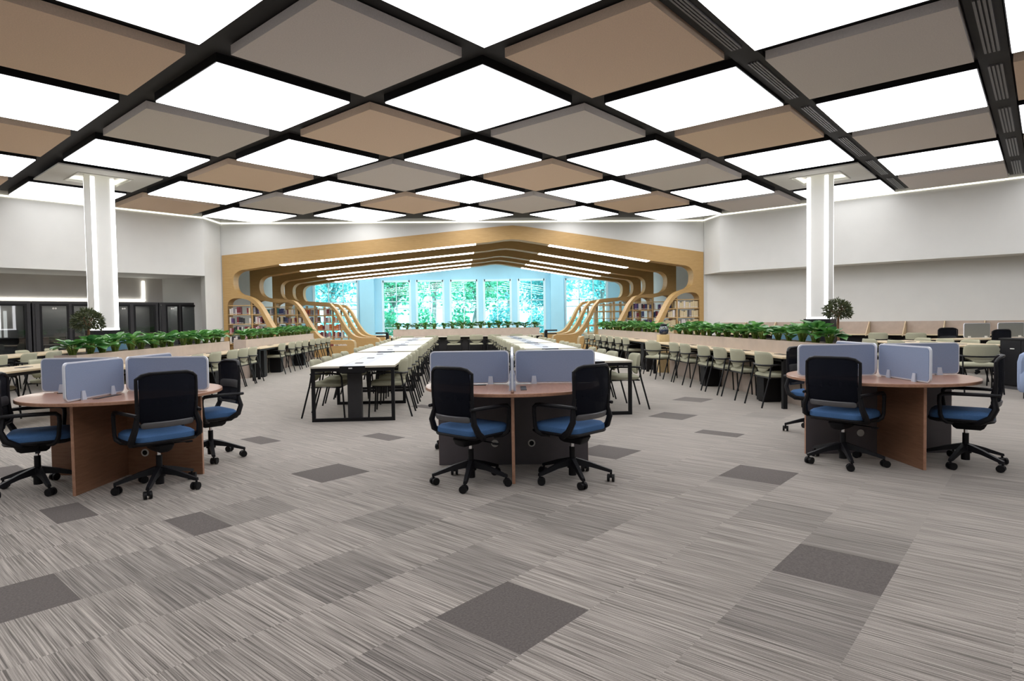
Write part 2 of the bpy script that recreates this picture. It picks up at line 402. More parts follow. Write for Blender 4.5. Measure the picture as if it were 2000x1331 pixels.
wall_quadbox('wall_left', [PL0, (-7.90, YF), (-8.35, YF), (-8.3, 20.7)], 0, 4.84, 'white')      # chamfer pier
wall_quadbox('wall_right', side(PR0, DR, NR, 0, 19, 0, 1.2), 2.81, 4.84, 'white')
wall_quadbox('wall_right', side(PR0, DR, NR, -0.98, 19, 0.85, 1.2), 0, 2.81, 'white')
wall_quadbox('wall_right', [PR0, (9.55, 21.1), (9.3, YF), (8.64, YF)], 2.81, 4.84, 'white')
wall_quadbox('wall_front', [(-22.5, -6.2), (22.5, -6.2), (22.5, -6), (-22.5, -6)], 0, 5, 'white')
wall_quadbox('wall_left', [(-22.5, -6), (-22.3, -6), (-22.3, 9), (-22.5, 9)], 0, 5, 'white')
wall_quadbox('wall_right', [(22.3, -6), (22.5, -6), (22.5, 9), (22.3, 9)], 0, 5, 'white')
# wall above the arches
AX0, AX1, PKX = -7.87, 8.62, 1.92
roof_out = [(AX0, 3.63)] + [(1.4, 4.535), (1.92, 4.57), (2.4, 4.525)] + [(AX1, 3.60)]
tag(plate([(-9.9, 0), (AX0, 0)] + roof_out + [(AX1, 0), (10.7, 0), (10.7, 4.84), (-9.9, 4.84)], [], YF+0.03, YF+0.28, 'wall_back', ['white']), kind='structure')
# hall behind the arches
for sx, x0, x1 in ((-1, -9.9, -9.4), (1, 10.2, 10.7)):
    wall_quadbox('wall_left' if sx < 0 else 'wall_right', [(x0, YF+.2), (x1, YF+.2), (x1, 36.2), (x0, 36.2)], 0, 4.84, 'white')
# window wall
WIN = [(-4.29, -2.75), (-2.36, -0.84), (-0.42, 1.12), (1.52, 3.06), (3.50, 5.03)]
WIDE = [(-8.18, -5.72), (6.26, 8.72)]
YW, WB, WT = 36.0, 0.45, 3.62
tag(plate([(-9.9, 0), (10.7, 0), (10.7, 4.84), (-9.9, 4.84)], [[(a, WB), (c, WB), (c, WT), (a, WT)] for a, c in WIN+WIDE], YW, YW+0.3, 'wall_back', ['daylit_wall']), kind='structure')
for i, (x0, x1) in enumerate(((-5.55, -4.75), (5.35, 6.1))):
    q = MB(); q.box(x0, YW-0.35, 0, x1, YW, 4.84); tag(q.build('trim_%d' % (i+1), 'daylit_wall'), kind='structure')
for i, (a, c) in enumerate(WIN+WIDE):
    f = MB(); wide = (a, c) in WIDE; t = 0.06
    y0, y1 = YW-0.03, YW+0.09
    for x0, z0, x1, z1 in ((a-.06, WB-.06, a+t, WT+.06), (c-t, WB-.06, c+.06, WT+.06), (a, WB-.06, c, WB+t), (a, WT-t, c, WT+.06)): f.box(x0, y0, z0, x1, y1, z1)
    n = 3 if wide else 2
    for k in range(1, n): x = a+(c-a)*k/n; f.box(x-.025, y0+.02, WB, x+.025, y1-.02, WT)
    for z in (2.45, 2.05, 0.95): f.box(a, y0+.02, z-.025, c, y1-.02, z+.025)
    fo = tag(f.build('window_%d' % (i+1), 'window_frame'), kind='structure')
    g = MB(); g.box(a+.01, YW+.12, WB+.01, c-.01, YW+.128, WT-.01); g.build('glass_pane', 'pane', fo)
for n, x in enumerate((-6.2, -2.9, .4, 3.7, 7.0)):  # added fill panels, hidden by the arches, to brighten the window wall
    k = MB(); k.box(x-1.2, 32.4, 4.70, x+1.2, 34.9, 4.80)
    tag(k.build('ceiling_light', 'bay_fill'), 'added cool white fill light panel before the windows, %s from left' % NTH[n+1], 'ceiling light', 'added fill light panels before the windows')
# glowing cove at the head of the walls, bright ledges in the left recess
def cove(i, p, q, z, h, d, m='led_soft'):
    p, q = Vector(p), Vector(q); t = (q-p).normalized(); n = Vector((t.y, -t.x))
    if n.dot(-p) < 0: n = -n
    k = MB(); k.prism([tuple(p), tuple(q), tuple(q+n*d), tuple(p+n*d)], z, z+h); return tag(k.build('trim_%d' % i, m), kind='structure')
cove(3, tuple(Vector(PL0)+DL*19), PL0, 4.69, .03, .02); cove(4, PL0, (-7.90, YF), 4.69, .03, .02)
cove(5, (-7.88, YF+.03), (8.62, YF+.03), 4.69, .03, .02); cove(6, (8.64, YF), PR0, 4.69, .03, .02); cove(7, PR0, tuple(Vector(PR0)+DR*19), 4.69, .03, .02)
PLB = Vector(PL0)+NL*2.12
cove(8, tuple(PLB+DL*19), tuple(PLB+DL*1.05), 2.12, .05, .03, 'led_recess'); cove(9, tuple(PLB+DL*1.12), tuple(PLB+DL*1.05), 2.15, .62, .03, 'led_recess')

# ------------------------------------------------------------------ ceiling: luminous and felt panels
CP, CU, CV, CH = 2.4235, 2.9578, 2.7373, 0.4195
cells = [(i, j) for i in range(-5, 9) for j in range(-6, 8)]
def cxy(i, j): return uvp((CU+i)*CP, (CV+j)*CP)
def keep(i, j):
    x, y = cxy(i, j)
    if max(i, j) > 5 or y < -0.6: return False
    if i+j > 7: return False
    if abs(x-0.4) > 17: return False
    return abs(x) < 6+max(y, 0)*1.15
COLCELL = [(-1, 4), (4, -1)]
rows = {}
for i, j in cells:
    if keep(i, j): rows.setdefault(i+j, []).append((i, j))
protoL = protoF = None
hw = CH*CP
rk = sorted(rows)
for r in rk:
    for n, (i, j) in enumerate(sorted(rows[r], key=lambda c: c[0]-c[1])):
        x, y = cxy(i, j); where = '%s from left in %s diagonal row from front' % (NTH[n+1], NTH[rk.index(r)+1])
        if y > YF-0.3-hw*1.0 and r >= 6:
            poly = [p for p in ((0, -1), (1, 0), (0, 1), (-1, 0))]
        if (i, j) in COLCELL:
            t = thing('column_ceiling_panel', 'pale grey square ceiling panel with lit recess around the %s column' % ('left' if i < 0 else 'right'), 'ceiling panel', (x, y, ZC), PI/4, 'panels around the columns')
            k = MB(); h2 = 0.52
            for (a, bq, c, d) in ((-hw, -hw, hw, -h2), (-hw, h2, hw, hw), (-hw, -h2, -h2, h2), (h2, -h2, hw, h2)): k.box(a, bq, 0, c, d, 0.03)
            for (a, bq, c, d) in ((-h2-.03, -h2-.03, h2+.03, -h2), (-h2-.03, h2, h2+.03, h2+.03), (-h2-.03, -h2, -h2, h2), (h2, -h2, h2+.03, h2)): k.box(a, bq, -.015, c, d, 0.12)
            k.build('panel', 'white', t)
            k = MB(); k.box(-h2, -h2, .115, h2, h2, .13); k.build('recess_lining', 'white', t)
            k = MB()
            for (a, bq, c, d) in ((-h2, -h2, h2, -h2+.03), (-h2, h2-.03, h2, h2), (-h2, -h2, -h2+.03, h2), (h2-.03, -h2, h2, h2)): k.box(a, bq, .06, c, d, .10)
            k.build('light_strip', 'led_soft', t)
            continue
        # cut cells crossed by the far wall
        cut = (y+hw*1.42 > YF-0.02)
        def sq(h):
            pts = [(0, -h*math.sqrt(2)), (h*math.sqrt(2), 0), (0, h*math.sqrt(2)), (-h*math.sqrt(2), 0)]
            if not cut: return pts
            lim = YF-0.22-y
            out = []
            for a, bq in zip(pts, pts[1:]+pts[:1]):
                if a[1] <= lim: out.append(a)
                if (a[1] <= lim) != (bq[1] <= lim):
                    tt = (lim-a[1])/(bq[1]-a[1]); out.append((a[0]+(bq[0]-a[0])*tt, lim))
            return out
        if (i+j) % 2 == 0:
            if cut and y-hw*1.42 > YF-.6: continue
            lab = 'glowing white ceiling light, '+where
            t = thing('ceiling_light', lab, 'ceiling light', (x, y, ZC), 0, 'glowing square ceiling lights')
            k = MB(); k.prism(sq(hw), 0, .02); k.build('diffuser', 'lamp_%.1f' % panel_power(i, j), t)
            k = MB(); k.prism(sq(hw+.015), .02, .14); k.build('frame', 'black', t)
            if not cut: protoL = t
        else:
            if cut and y > YF-0.25: continue
            br = (i % 2 == 0)
            lab = ('brown' if br else 'grey')+' felt ceiling panel, '+where
            k = MB(); k.prism(sq(hw), 0, .12)
            o = k.build('acoustic_panel', 'felt_brown' if br else 'felt_grey', None, (x, y, ZC)); tag(o, lab, 'ceiling panel', 'felt ceiling panels')
# slot vents on the two beams at the right
def vent(u0, u1, v, wdt, lab):
    cx, cyv = uvp((u0+u1)/2, v); L = u1-u0
    t = thing('slot_vent', lab, 'vent', (cx, cyv, 4.74), PI/4, 'slot vents on the ceiling beams')
    k = MB(); k.box(-L/2, -wdt/2, .02, L/2, wdt/2, .10); k.build('backing', 'black', t)
    for n in range(4):
        y = -wdt/2+wdt*(n+.5)/4; k = MB(); k.box(-L/2, y-wdt*.075, 0, L/2, y+wdt*.075, .02); k.build('slat', 'vent_bar', t)
for nb, (vv, wdt) in enumerate(((-1.5, .15), (-2.5, .18))):
    for k, i in enumerate(range(0, 6)):
        if nb == 0 and i == 0: pass
        vent((CU+i-.38)*CP, (CU+i+.38)*CP, (CV+vv)*CP, wdt, 'long black slot vent, %s from the front on the %s vented beam' % (NTH[k+1], 'inner' if nb == 0 else 'outer right'))
    k = MB(); c0, c1 = (CU-2.5)*CP, (CU+5.4)*CP; v = (CV+vv)*CP; hwid = (0.5-CH)*CP-.03
    k.prism([uvp(c0, v-hwid), uvp(c1, v-hwid), uvp(c1, v+hwid), uvp(c0, v+hwid)], 4.76, 4.86)
    tag(k.build('trim_%d' % (10+nb), 'black_ceiling'), kind='structure')
# small round fittings on the beams: (u cell, v cell)
DEV = [(-1.5, -.1, .07, 'round white fitting on the dark left beam beside the nearest brown panel'), (-1.5, -.75, .045, 'small pale sprinkler on the dark left beam above the grey panel'),
       (-1.5, .6, .04, 'small sprinkler on the dark left beam at the crossing behind the nearest brown panel'), (-1.5, 1.42, .05, 'round detector on the dark left beam, front one of the close pair'),
       (-1.5, 1.62, .05, 'round detector on the dark left beam, rear one of the close pair'), (-1.5, 2.3, .04, 'small sprinkler on the dark left beam between two lights'),
       (-1.5, 3.4, .045, 'small round fitting on the dark left beam near the left column'),
       (1.5, -1.5, .075, 'round white fitting on the inner vented beam between its second and third vents'), (2.5, -1.5, .075, 'round white fitting on the inner vented beam between its third and fourth vents'),
       (3.5, -1.5, .06, 'round white fitting on the inner vented beam near the right column'), (-.5, .5, .04, 'small sprinkler at a beam crossing left of the middle ceiling lights'),
       (.5, 2.5, .04, 'small sprinkler at a far beam crossing left of centre'), (1.5, .5, .04, 'small sprinkler at a beam crossing right of the middle ceiling lights')]
for u, v, r, lab in DEV:
    x, y = uvp((CU+u)*CP, (CV+v)*CP); zb = 4.76 if v == -1.5 else 4.84
    k = MB(); k.lathe([(r*.5, zb-.05), (r*.9, zb-.045), (r, zb-.02), (r, zb+.005)], 14); tag(k.build('ceiling_fitting', 'device'), lab, 'ceiling fitting', 'small round fittings on the ceiling beams')

# ------------------------------------------------------------------ columns
def column(x, y, sidew):
    faces = (0, 2) if sidew == 'left' else (1, 3)
    t = thing('column', 'tall pale square column with vertical light strips, at the %s' % sidew, 'column', (x, y, 0), PI/4, 'lit square columns')
    a = .24
    k = MB(); k.box(-a, -a, 1.24, a, a, 4.84); k.build('shaft', 'white', t)
    for q in range(4):
        X = Matrix.Rotation(q*PI/2, 4, 'Z'); k = MB()
        if q in faces:
            for s in (-1, 1): k.box(a-.08 if s > 0 else -a, -a-.012, 1.28, a if s > 0 else -a+.08, -a, 4.70, 0, X)
        k.box(-a, -a-.012, 1.24, a, -a, 1.28, 0, X)
        k.build('light_strip', 'led_col', t)
    k = MB(); k.box(-a-.06, -a-.06, 0, a+.06, a+.06, 1.24); k.build('plinth', 'black', t)
column(*cxy(-1, 4), 'left'); column(*cxy(4, -1), 'right')
for s, (cx, cyv) in (('left', cxy(-1, 4)), ('right', cxy(4, -1))):
    sx = -1 if s == 'left' else 1
    t = thing('lounge_chair', 'teal high-backed lounge chair against the black plinth of the %s column' % s, 'lounge chair', ((-7.75, 14.05, 0) if sx < 0 else (7.95, 14.15, 0)), 0, 'teal lounge chairs by the columns')
    k = MB(); k.rrect(.95, .75, .12, [(.03, .12), (0, .16), (0, .40), (.03, .46)], 5); k.build('seat', 'teal', t)
    k = MB(); k.pad(.48, .14, 1.08, .22, .14, lambda x, z: .34-.1*(x/.48)**2, 10, 8, r2=.05); k.build('backrest', 'teal', t)
    for q in (-1, 1):
        k = MB(); k.rrect(.12, .7, .05, [(.01, .12), (0, .14), (0, .58), (.02, .62)], 3, cx=q*.45); k.build('armrest', 'teal', t)
        for p in (-1, 1): k = MB(); k.cyl((q*.38, p*.28, 0), (q*.38, p*.28, .14), .018, 8); k.build('leg', 'black', t)

# ------------------------------------------------------------------ arches with bookcases
ARCH_Y = [21.4, 24.15, 27.0, 28.9, 30.8]; ARCH_D = [0, .64, 1.4, 1.4, 1.4]; ARCH_D0 = 0.5
MX = 0.37
def s_curve(d, bend):
    """left inner outline from the bench end at the floor up to the beam corner"""
    top = [(-6.06, 3.31), (-7.01, 3.165), (-7.26, 3.13), (-7.44, 3.02), (-7.51, 2.86), (-7.51, 2.63), (-7.45, 2.45), (-7.33, 2.345), (-7.2, 2.30)]
    if d > 0: top += [(-7.2+d*.5, 2.275-d*.02)]
    mid = [(-6.98+d, 2.22-d*.03), (-6.79+d, 2.08-d*.02), (-6.61+d, 1.84), (-6.44+d, 1.52), (-6.24+d, 1.16), (-6.02+d, .86), (-5.80+d, .70), (-5.55+d, .645)]
    lo = [(bend-.14, .64), (bend-.04, .60), (bend, .50), (bend, 0)]
    if d == 0: mid.pop(); lo = [(bend-.2, .675), (bend-.06, .61), (bend, .50), (bend, 0)]
    return [tuple(p) for p in smooth(top+mid, 5)] + lo
def opening(d):
    p = [(-7.75, .42), (-7.74, 1.2), (-7.73, 1.9), (-7.69, 2.08), (-7.58, 2.17), (-7.4, 2.195)]
    if d > 0: p += [(-7.2+d*.5, 2.12-d*.02)]
    p += [(-7.14+d, 2.16-d*.06), (-6.98+d, 2.08-d*.03), (-6.83+d, 1.95), (-6.68+d, 1.74), (-6.52+d, 1.38), (-6.36+d, 1.06), (-6.2+d, .8), (-6.02+d, .62), (-5.9+d, .56)]
    q = [tuple(a) for a in smooth(p, 4)]
    return q + [(-5.95+d, .44), (-6.1+d, .42)]
def mir(p): return [(2*MX-x, z) for x, z in p]
SIDE = {0: 'left', 1: 'right'}
PLACE = ['nearest', 'second', 'third', 'fourth', 'farthest']
random.seed(5)
SHELF_Z = [1.96, 1.65, 1.33, 1.0, .67]
def xr(poly, z):
    xs = []
    for a, c in zip(poly, poly[1:]+poly[:1]):
        if (a[1]-z)*(c[1]-z) < 0: xs.append(a[0]+(c[0]-a[0])*(z-a[1])/(c[1]-a[1]))
    return (min(xs), max(xs)) if len(xs) >= 2 else None
book_mesh = {}
def book(x, y, z, w, h, col, label, group, dp=.17, tilt=0):
    key = (round(w, 3), round(h, 2), col)
    if key not in book_mesh:
        k = MB(); k.box(-w/2, 0, 0, w/2, dp, h); k.box(-w/2+.002, .004, .002, w/2-.002, dp+.002, h-.004, 1)
        # cover with a label band on the spine
        k.box(-w/2-.0004, -.0008, h*.12, w/2+.0004, 0, h*.2, 1)
        o = k.build('book', ['bk_'+col, 'bk_cream' if col in ('white', 'pink') else 'bk_white']); book_mesh[key] = o.data
    else:
        o = bpy.data.objects.new('book', book_mesh[key]); COL.objects.link(o)
    o.location = (x, y, z); o.rotation_euler.y = tilt
    tag(o, label, 'book', group); return o
PAL = {(0, 0): 'black white maroon white pink black grey white cream purple'.split(), (1, 0): 'navy purple teal white navy grey maroon black cream white'.split(),
       (2, 0): 'maroon orange pink navy white maroon grey brown orange white'.split(), (0, 1): 'cream cream white cream cream cream white cream grey cream'.split(),
       (1, 1): 'purple navy white maroon grey purple white black navy cream'.split(), (2, 1): 'white grey white teal white cream white'.split()}
nbooks = 0
for ai, (ya, d) in enumerate(zip(ARCH_Y, ARCH_D)):
    bend = [-5.5, -4.0, -3.4, -3.35, -3.3][ai]
    left = s_curve(d, bend)                       # starts on the beam underside, ends at floor
    under = [(-6.06, 3.31), (1.2, 4.02), (1.65, 4.085), (1.92, 4.10), (2.2, 4.075), (2.6, 4.01)]
    right = mir(left)
    outer = [(AX0, 0)] + roof_out + [(AX1, 0)] + right[::-1] + under[::-1][:-1] + left
    holes = [opening(d), mir(opening(d))]
    t = thing('arch_frame', 'sweeping oak arch spanning the hall with curved bookcase ends, %s of the five' % (PLACE[ai]+' one' if ai else 'nearest one'), 'arch', (0, ya, 0), 0, 'oak arches over the reading hall')
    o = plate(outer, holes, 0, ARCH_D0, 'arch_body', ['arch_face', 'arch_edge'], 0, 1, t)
    sl, sr = (4.02-3.31)/(1.2+6.06), (3.31-4.01)/(6.80-2.6)
    for x0, x1, z0, s in ((-6.0, .65, 3.31, sl), (3.2, 6.72, 4.01, sr)):
        zz = lambda x: (3.31+sl*(x+6.06) if s > 0 else 4.01+sr*(x-2.6))
        k = MB(); k.rings([[(x, .06, zz(x)-.012), (x, .44, zz(x)-.012), (x, .44, zz(x)+.01), (x, .06, zz(x)+.01)] for x in (x0, x1)], 0, False)
        k.build('light_strip', 'led', t)
    if ai == 1:
        k = MB(); k.box(-4.90, -.006, .42, -4.80, 0, .50, 0)
        rs = random.Random(3); x = -4.77
        while x < -4.28:
            wd = rs.uniform(.015, .035); k.box(x, -.006, .43, x+wd, 0, .43+rs.choice((.04, .055, .06)), rs.choice((1, 1, 2))); x += wd+.008
        so = k.build('small_sign', ['bk_maroon', 'bk_white', 'bk_black'], t); so['label'] = 'small dark red and white strip on the bench end'
    for sd in (0, 1):
        op = opening(d)
        f = (lambda x: x) if sd == 0 else (lambda x: 2*MX-x)
        bc = thing('bookcase', 'open oak bookcase filling the %s end of the %s arch' % (SIDE[sd], PLACE[ai]), 'bookcase', (0, ya+.06, 0), 0, 'bookcases in the arch ends')
        def bxx(k, xa, z0, xb, z1, y0=0, y1=.34): k.box(min(f(xa), f(xb)), y0, z0, max(f(xa), f(xb)), y1, z1)
        xs_div = [x for x in (-6.95, -6.15, -5.4) if x < -6.5+d]
        for z in SHELF_Z + [.447]:
            r = xr(op, z-.01)
            if not r: continue
            k = MB(); r2 = xr(op, z-.001) or r; r3 = xr(op, z-.026) or r; bxx(k, max(r[0], r2[0], r3[0])+.002, z-.025, min(r[1], r2[1], r3[1])-.002, z); k.build('shelf', 'shelf', bc)
        for xd in xs_div:
            col = [p for p in op if abs(p[0]-xd) < .12 and p[1] > .6]
            zt = 2.15
            for a, c in zip(op, op[1:]):
                if (a[0]-xd)*(c[0]-xd) <= 0 and a[1] > .7 and a[0] != c[0]: zt = a[1]+(c[1]-a[1])*(xd-a[0])/(c[0]-a[0])
            k = MB(); bxx(k, xd-.018, .45, xd+.018, zt-.035, .005, .335); k.build('divider', 'shelf', bc)
        if ai <= 2 and not (ai == 2 and sd == 1):
            for si, z in enumerate(SHELF_Z[1:]):
                r = xr(op, z+.24) or xr(op, z+.12)
                r0 = xr(op, z+.01)
                lo, hi = max(r[0], r0[0])+.03, min(r[1], r0[1])-.02
                x = lo; cnt = 0; pal = PAL[(ai, sd)]; row = []
                while x < hi-.05:
                    wd = random.choice((.045, .055, .065, .08))*(1.25 if ai else 1.0)
                    if any(abs(x+wd/2-q) < wd/2+.03 for q in xs_div): x += .03; continue
                    if random.random() < (.10 if cnt else 0): x += random.uniform(.06, .22); cnt += 1; continue
                    h = random.choice((.19, .215, .235, .25)); c = random.choice(pal)
                    row.append((f(x+wd/2), wd, h, c)); x += wd+.003; cnt += 1
                row.sort()
                zz = z+.0006
                for n, (bx_, wd, h, c) in enumerate(row):
                    nm = NTH[n+1] if n < 20 else 'twenty-%s' % NTH[n-19]
                    if xr(op, z+h)is None: h = .19
                    book(bx_, ya+.08, zz, wd-.004, h, c, '%s book, %s from left, %s row of the %s %s bookcase' % (c, nm, ['top', 'second', 'third', 'bottom'][si], PLACE[ai], SIDE[sd]), 'books in the %s %s bookcase' % (PLACE[ai], SIDE[sd]))
                    nbooks += 1

# ------------------------------------------------------------------ round desks with screens and office chairs
def office_chair_proto():
    t = thing('office_chair', 'x', 'office chair', (0, 0, 0), 0, 'black office chairs with blue seats')
    k = MB()
    k.cyl((0, 0, .045), (0, 0, .19), .033, 14); k.cyl((0, 0, .11), (0, 0, .18), .045, 14)
    for q in range(5):
        a = q*2*PI/5+PI/10; c, s = math.cos(a), math.sin(a); X = Matrix.Rotation(a, 4, 'Z')
        R = []
        for rr, zt, hh, ww in ((.03, .195, .06, .026), (.15, .16, .040, .022), (.30, .105, .026, .018), (.325, .097, .022, .015)):
            R.append([(rr, -ww, zt-hh), (rr, ww, zt-hh), (rr, ww*.7, zt), (rr, -ww*.7, zt)])
        k.rings(R, 0, False, True, True, X)
    k.build('star_base', 'black_plastic', t)
    for q in range(5):
        a = q*2*PI/5+PI/10; k = MB(); px, py = .315*math.cos(a), .315*math.sin(a)
        X = Matrix.Translation((px, py, 0)) @ Matrix.Rotation(a+.6+q, 4, 'Z')
        for s in (-1, 1): k.cyl((.012, s*.010, .032), (.012, s*.029, .032), .032, 16, X=X)
        k.cyl((0, 0, .03), (0, 0, .085), .009, 8, X=X); k.box(-.012, -.012, .035, .03, .012, .058, 0, X)
        k.build('caster', 'black', t)
    k = MB(); k.cyl((0, 0, .15), (0, 0, .29), .024, 12); k.cyl((0, 0, .29), (0, 0, .34), .0145, 10, 1); k.build('gas_lift', ['black_plastic', 'chrome'], t)
    k = MB(); k.rrect(.15, .26, .03, [(.045, .325), (.02, .345), (0, .385), (.01, .415)], 3, cyy=-.02); k.build('tilt_mechanism', 'black_plastic', t)
    k = MB(); k.tube([(.05, .02, .37), (.20, .03, .365), (.24, .03, .36)], .006, 6); k.box(.23, .015, .353, .28, .045, .366); k.build('lever', 'black_plastic', t)
    k = MB(); k.rrect(.50, .48, .09, [(.06, .405), (.01, .42), (0, .435), (.012, .445)], 5, cyy=.03); k.build('seat_shell', 'black_plastic', t)
    k = MB(); k.rrect(.475, .465, .09, [(.005, .44), (0, .455), (.004, .485), (.03, .505), (.09, .512)], 5, cyy=.03); k.build('seat_cushion', 'blue_seat', t)
    lean = lambda z: -.205-.05*(z-.45)-(.28*(z-.72)**2 if z > .72 else 0)+(-.035*math.sin(PI*min(max((z-.5)/.5, 0), 1)))
    yb = lambda x, z: lean(z)+.10*(x/.23)**2*.55
    def rim(z, s): 
        w = .215+.012*math.sin((z-.5)*4); return (s*w, yb(w, z), z)
    for nm in ('frame',):
        k = MB(); H = [.60, .66, .74, .82, .90, .955]
        L = [rim(z, -1) for z in H] + [(-.19, yb(.19, .985), .985), (-.14, yb(.14, .998), .998), (0, yb(0, 1.0), 1.0), (.14, yb(.14, .998), .998), (.19, yb(.19, .985), .985)] + [rim(z, 1) for z in H[::-1]]
        L += [(.19, yb(.19, .575), .575), (.1, yb(.1, .568), .568), (-.1, yb(-.1, .568), .568), (-.19, yb(-.19, .575), .575)]
        k.tube(L, .014, 8, closed=True)
        for s in (-1, 1):     # rails that sweep from the back down to the seat shell
            k.tube([(s*.218, yb(.22, .74)-.004, .74), (s*.224, yb(.22, .64), .64), (s*.245, -.205, .55), (s*.258, -.17, .47), (s*.24, -.10, .425), (s*.16, -.02, .405)], .019, 8, radii=[.012, .020, .025, .027, .026, .020])
        k.build('backrest_frame', 'black_plastic', t)
    k = MB(); k.pad(.212, .585, .99, .05, .012, yb, 10, 10); k.build('backrest_mesh', 'mesh_fabric', t)
    k = MB(); k.pad(.205, .72, .80, .03, .016, lambda x, z: yb(x, z)+.014, 8, 4); k.build('lumbar_band', 'graphite', t)
    k = MB(); k.pad(.20, .555, .605, .02, .02, lambda x, z: yb(x, z)-.012, 8, 4); k.build('lower_rail', 'grey_plastic', t)
    for s in (-1, 1):
        k = MB()
        k.tube([(s*.238, -.235, .668), (s*.258, -.12, .672), (s*.266, .11, .672), (s*.267, .155, .668), (s*.268, .178, .648), (s*.268, .180, .60), (s*.267, .170, .48), (s*.262, .158, .44), (s*.235, .13, .415), (s*.18, .09, .405)], .015, 8, radii=[.014, .016, .017, .017, .017, .016, .016, .018, .018, .016])
        k.build('armrest', 'black_plastic', t)
    return t
m_, nt_, b_ = new_mat('mesh_fabric')
b_.inputs['Base Color'].default_value = (0.006, 0.007, 0.012, 1); b_.inputs['Roughness'].default_value = 0.9; b_.inputs['Specular IOR Level'].default_value = 0.1
_t = nt_.nodes.new('ShaderNodeBsdfTransparent'); _mx = nt_.nodes.new('ShaderNodeMixShader'); _mx.inputs[0].default_value = 0.10
nt_.links.new(b_.outputs[0], _mx.inputs[1]); nt_.links.new(_t.outputs[0], _mx.inputs[2]); nt_.links.new(_mx.outputs[0], nt_.nodes['Material Output'].inputs[0])
M['mesh_fabric'] = m_

def round_desk(name_side, x, y, rz):
    t = thing('round_desk', 'round walnut desk with crossed blue-grey screens, %s of the three' % name_side, 'desk', (x, y, 0), rz, 'round screened desks')
    k = MB(); R = .80; k.lathe([(R-.012, .722), (R, .726), (R, .748), (R-.004, .752)], 72); k.build('tabletop', 'walnut', t)
    for q in range(4):
        X = Matrix.Rotation(q*PI/2, 4, 'Z'); k = MB()
        k.box(.0 if q % 2 else .0125, -.0125, 0, .69, .0125, .722, 0, X)
        k.box(.6895, -.0128, 0, .6915, .0128, .722, 1, X)
        k.build('base_panel', ['walnut_leg' if q in (3,) and name_side != 'middle' else 'grey_board' if name_side != 'left one' else 'walnut_leg', 'walnut'], t)
    # grommets on the two panels that face the room
    for q, sgn in ((0, -1), (2, 1)):
        X = Matrix.Rotation(q*PI/2, 4, 'Z'); k = MB(); yy = sgn*.0126
        k.cyl((.17, yy, .20), (.17, yy+sgn*.006, .20), .034, 20, 0, X=X); k.cyl((.17, yy+sgn*.005, .20), (.17, yy+sgn*.007, .20), .022, 16, 1, X=X)
        k.build('cable_grommet', ['pale', 'black' if q == 0 else 'pale'], t)
    for q in range(4):
        X = Matrix.Rotation(q*PI/2, 4, 'Z')
        fl = Matrix(((1, 0, 0, .395), (0, 0, -1, 0), (0, 1, 0, .91), (0, 0, 0, 1)))   # screen lies in XZ
        k = MB(); k.rrect(.72, .29, .035, [(.008, -.0115), (.004, -.013), (.004, .013), (.008, .0115)], 4, X=X @ fl)
        so = k.build('screen', 'screen', t)
        k = MB(); k.rrect(.735, .305, .04, [(.0, -.009), (.0, .009)], 4, X=X @ fl); k.build('edge_trim', 'screen_trim', so)
        for px in (.20, .57):
            for s in (-1, 1):
                k = MB(); k.rings([[(px-.026, s*.030, .752), (px+.026, s*.030, .752), (px+.026, s*.014, .752), (px-.026, s*.014, .752)], [(px-.018, s*.022, .825), (px+.018, s*.022, .825), (px+.018, s*.014, .825), (px-.018, s*.014, .825)]][::(1 if s > 0 else -1)], 0, False, X=X)
                k.build('clamp', 'clamp', so)
        k = MB(); k.box(.24, .07, .752, .54, .12, .756, 0, X); k.build('cable_slot', 'graphite', t)
    return t
DESKS = [('left one', -3.0, 5.76, math.radians(-5)), ('middle', .49, 5.72, math.radians(-4.9)), ('right one', 4.03, 5.75, math.radians(-5))]
for a in DESKS: round_desk(*a)
oc = office_chair_proto()
def face(dx, dy): return math.atan2(-dx, dy)        # local +Y looks along (dx, dy)
OCH = [(.085, 5.12, .62, .60, 'black office chair with blue seat, left one before the middle round desk'),
       (.93, 5.10, -.52, .60, 'black office chair with blue seat, right one before the middle round desk'),
       (.06, 6.36, .4, -.65, 'black office chair behind the middle round desk at its rear left, mostly hidden'),
       (.93, 6.36, -.4, -.65, 'black office chair behind the middle round desk at its rear right, mostly hidden'),
       (-2.47, 5.22, -.58, .56, 'black office chair before the left round desk, seen from behind'),
       (-3.50, 5.33, .80, .42, 'black office chair in profile at the left side of the left round desk'),
       (-2.50, 6.36, -.55, -.52, 'black office chair behind the left round desk at its rear right'),
       (-3.62, 6.30, .6, -.55, 'black office chair behind the left round desk at its rear left, mostly hidden'),
       (3.46, 5.40, .75, .50, 'black office chair before the right round desk, seen from behind'),
       (4.47, 5.22, -.76, .68, 'black office chair in profile at the right side of the right round desk'),
       (4.06, 6.84, .35, -.65, 'black office chair behind the right round desk at its rear left'),
       (4.75, 6.33, -.6, -.5, 'black office chair behind the right round desk at its rear right, mostly hidden')]
for n, (x, y, dx, dy, lab) in enumerate(OCH):
    if n == 0: oc.scale = (1, 1, .97); oc.location = (x, y, 0); oc.rotation_euler.z = face(dx, dy); oc['label'] = lab
    else: dup(oc, (x, y, 0), face(dx, dy), lab)

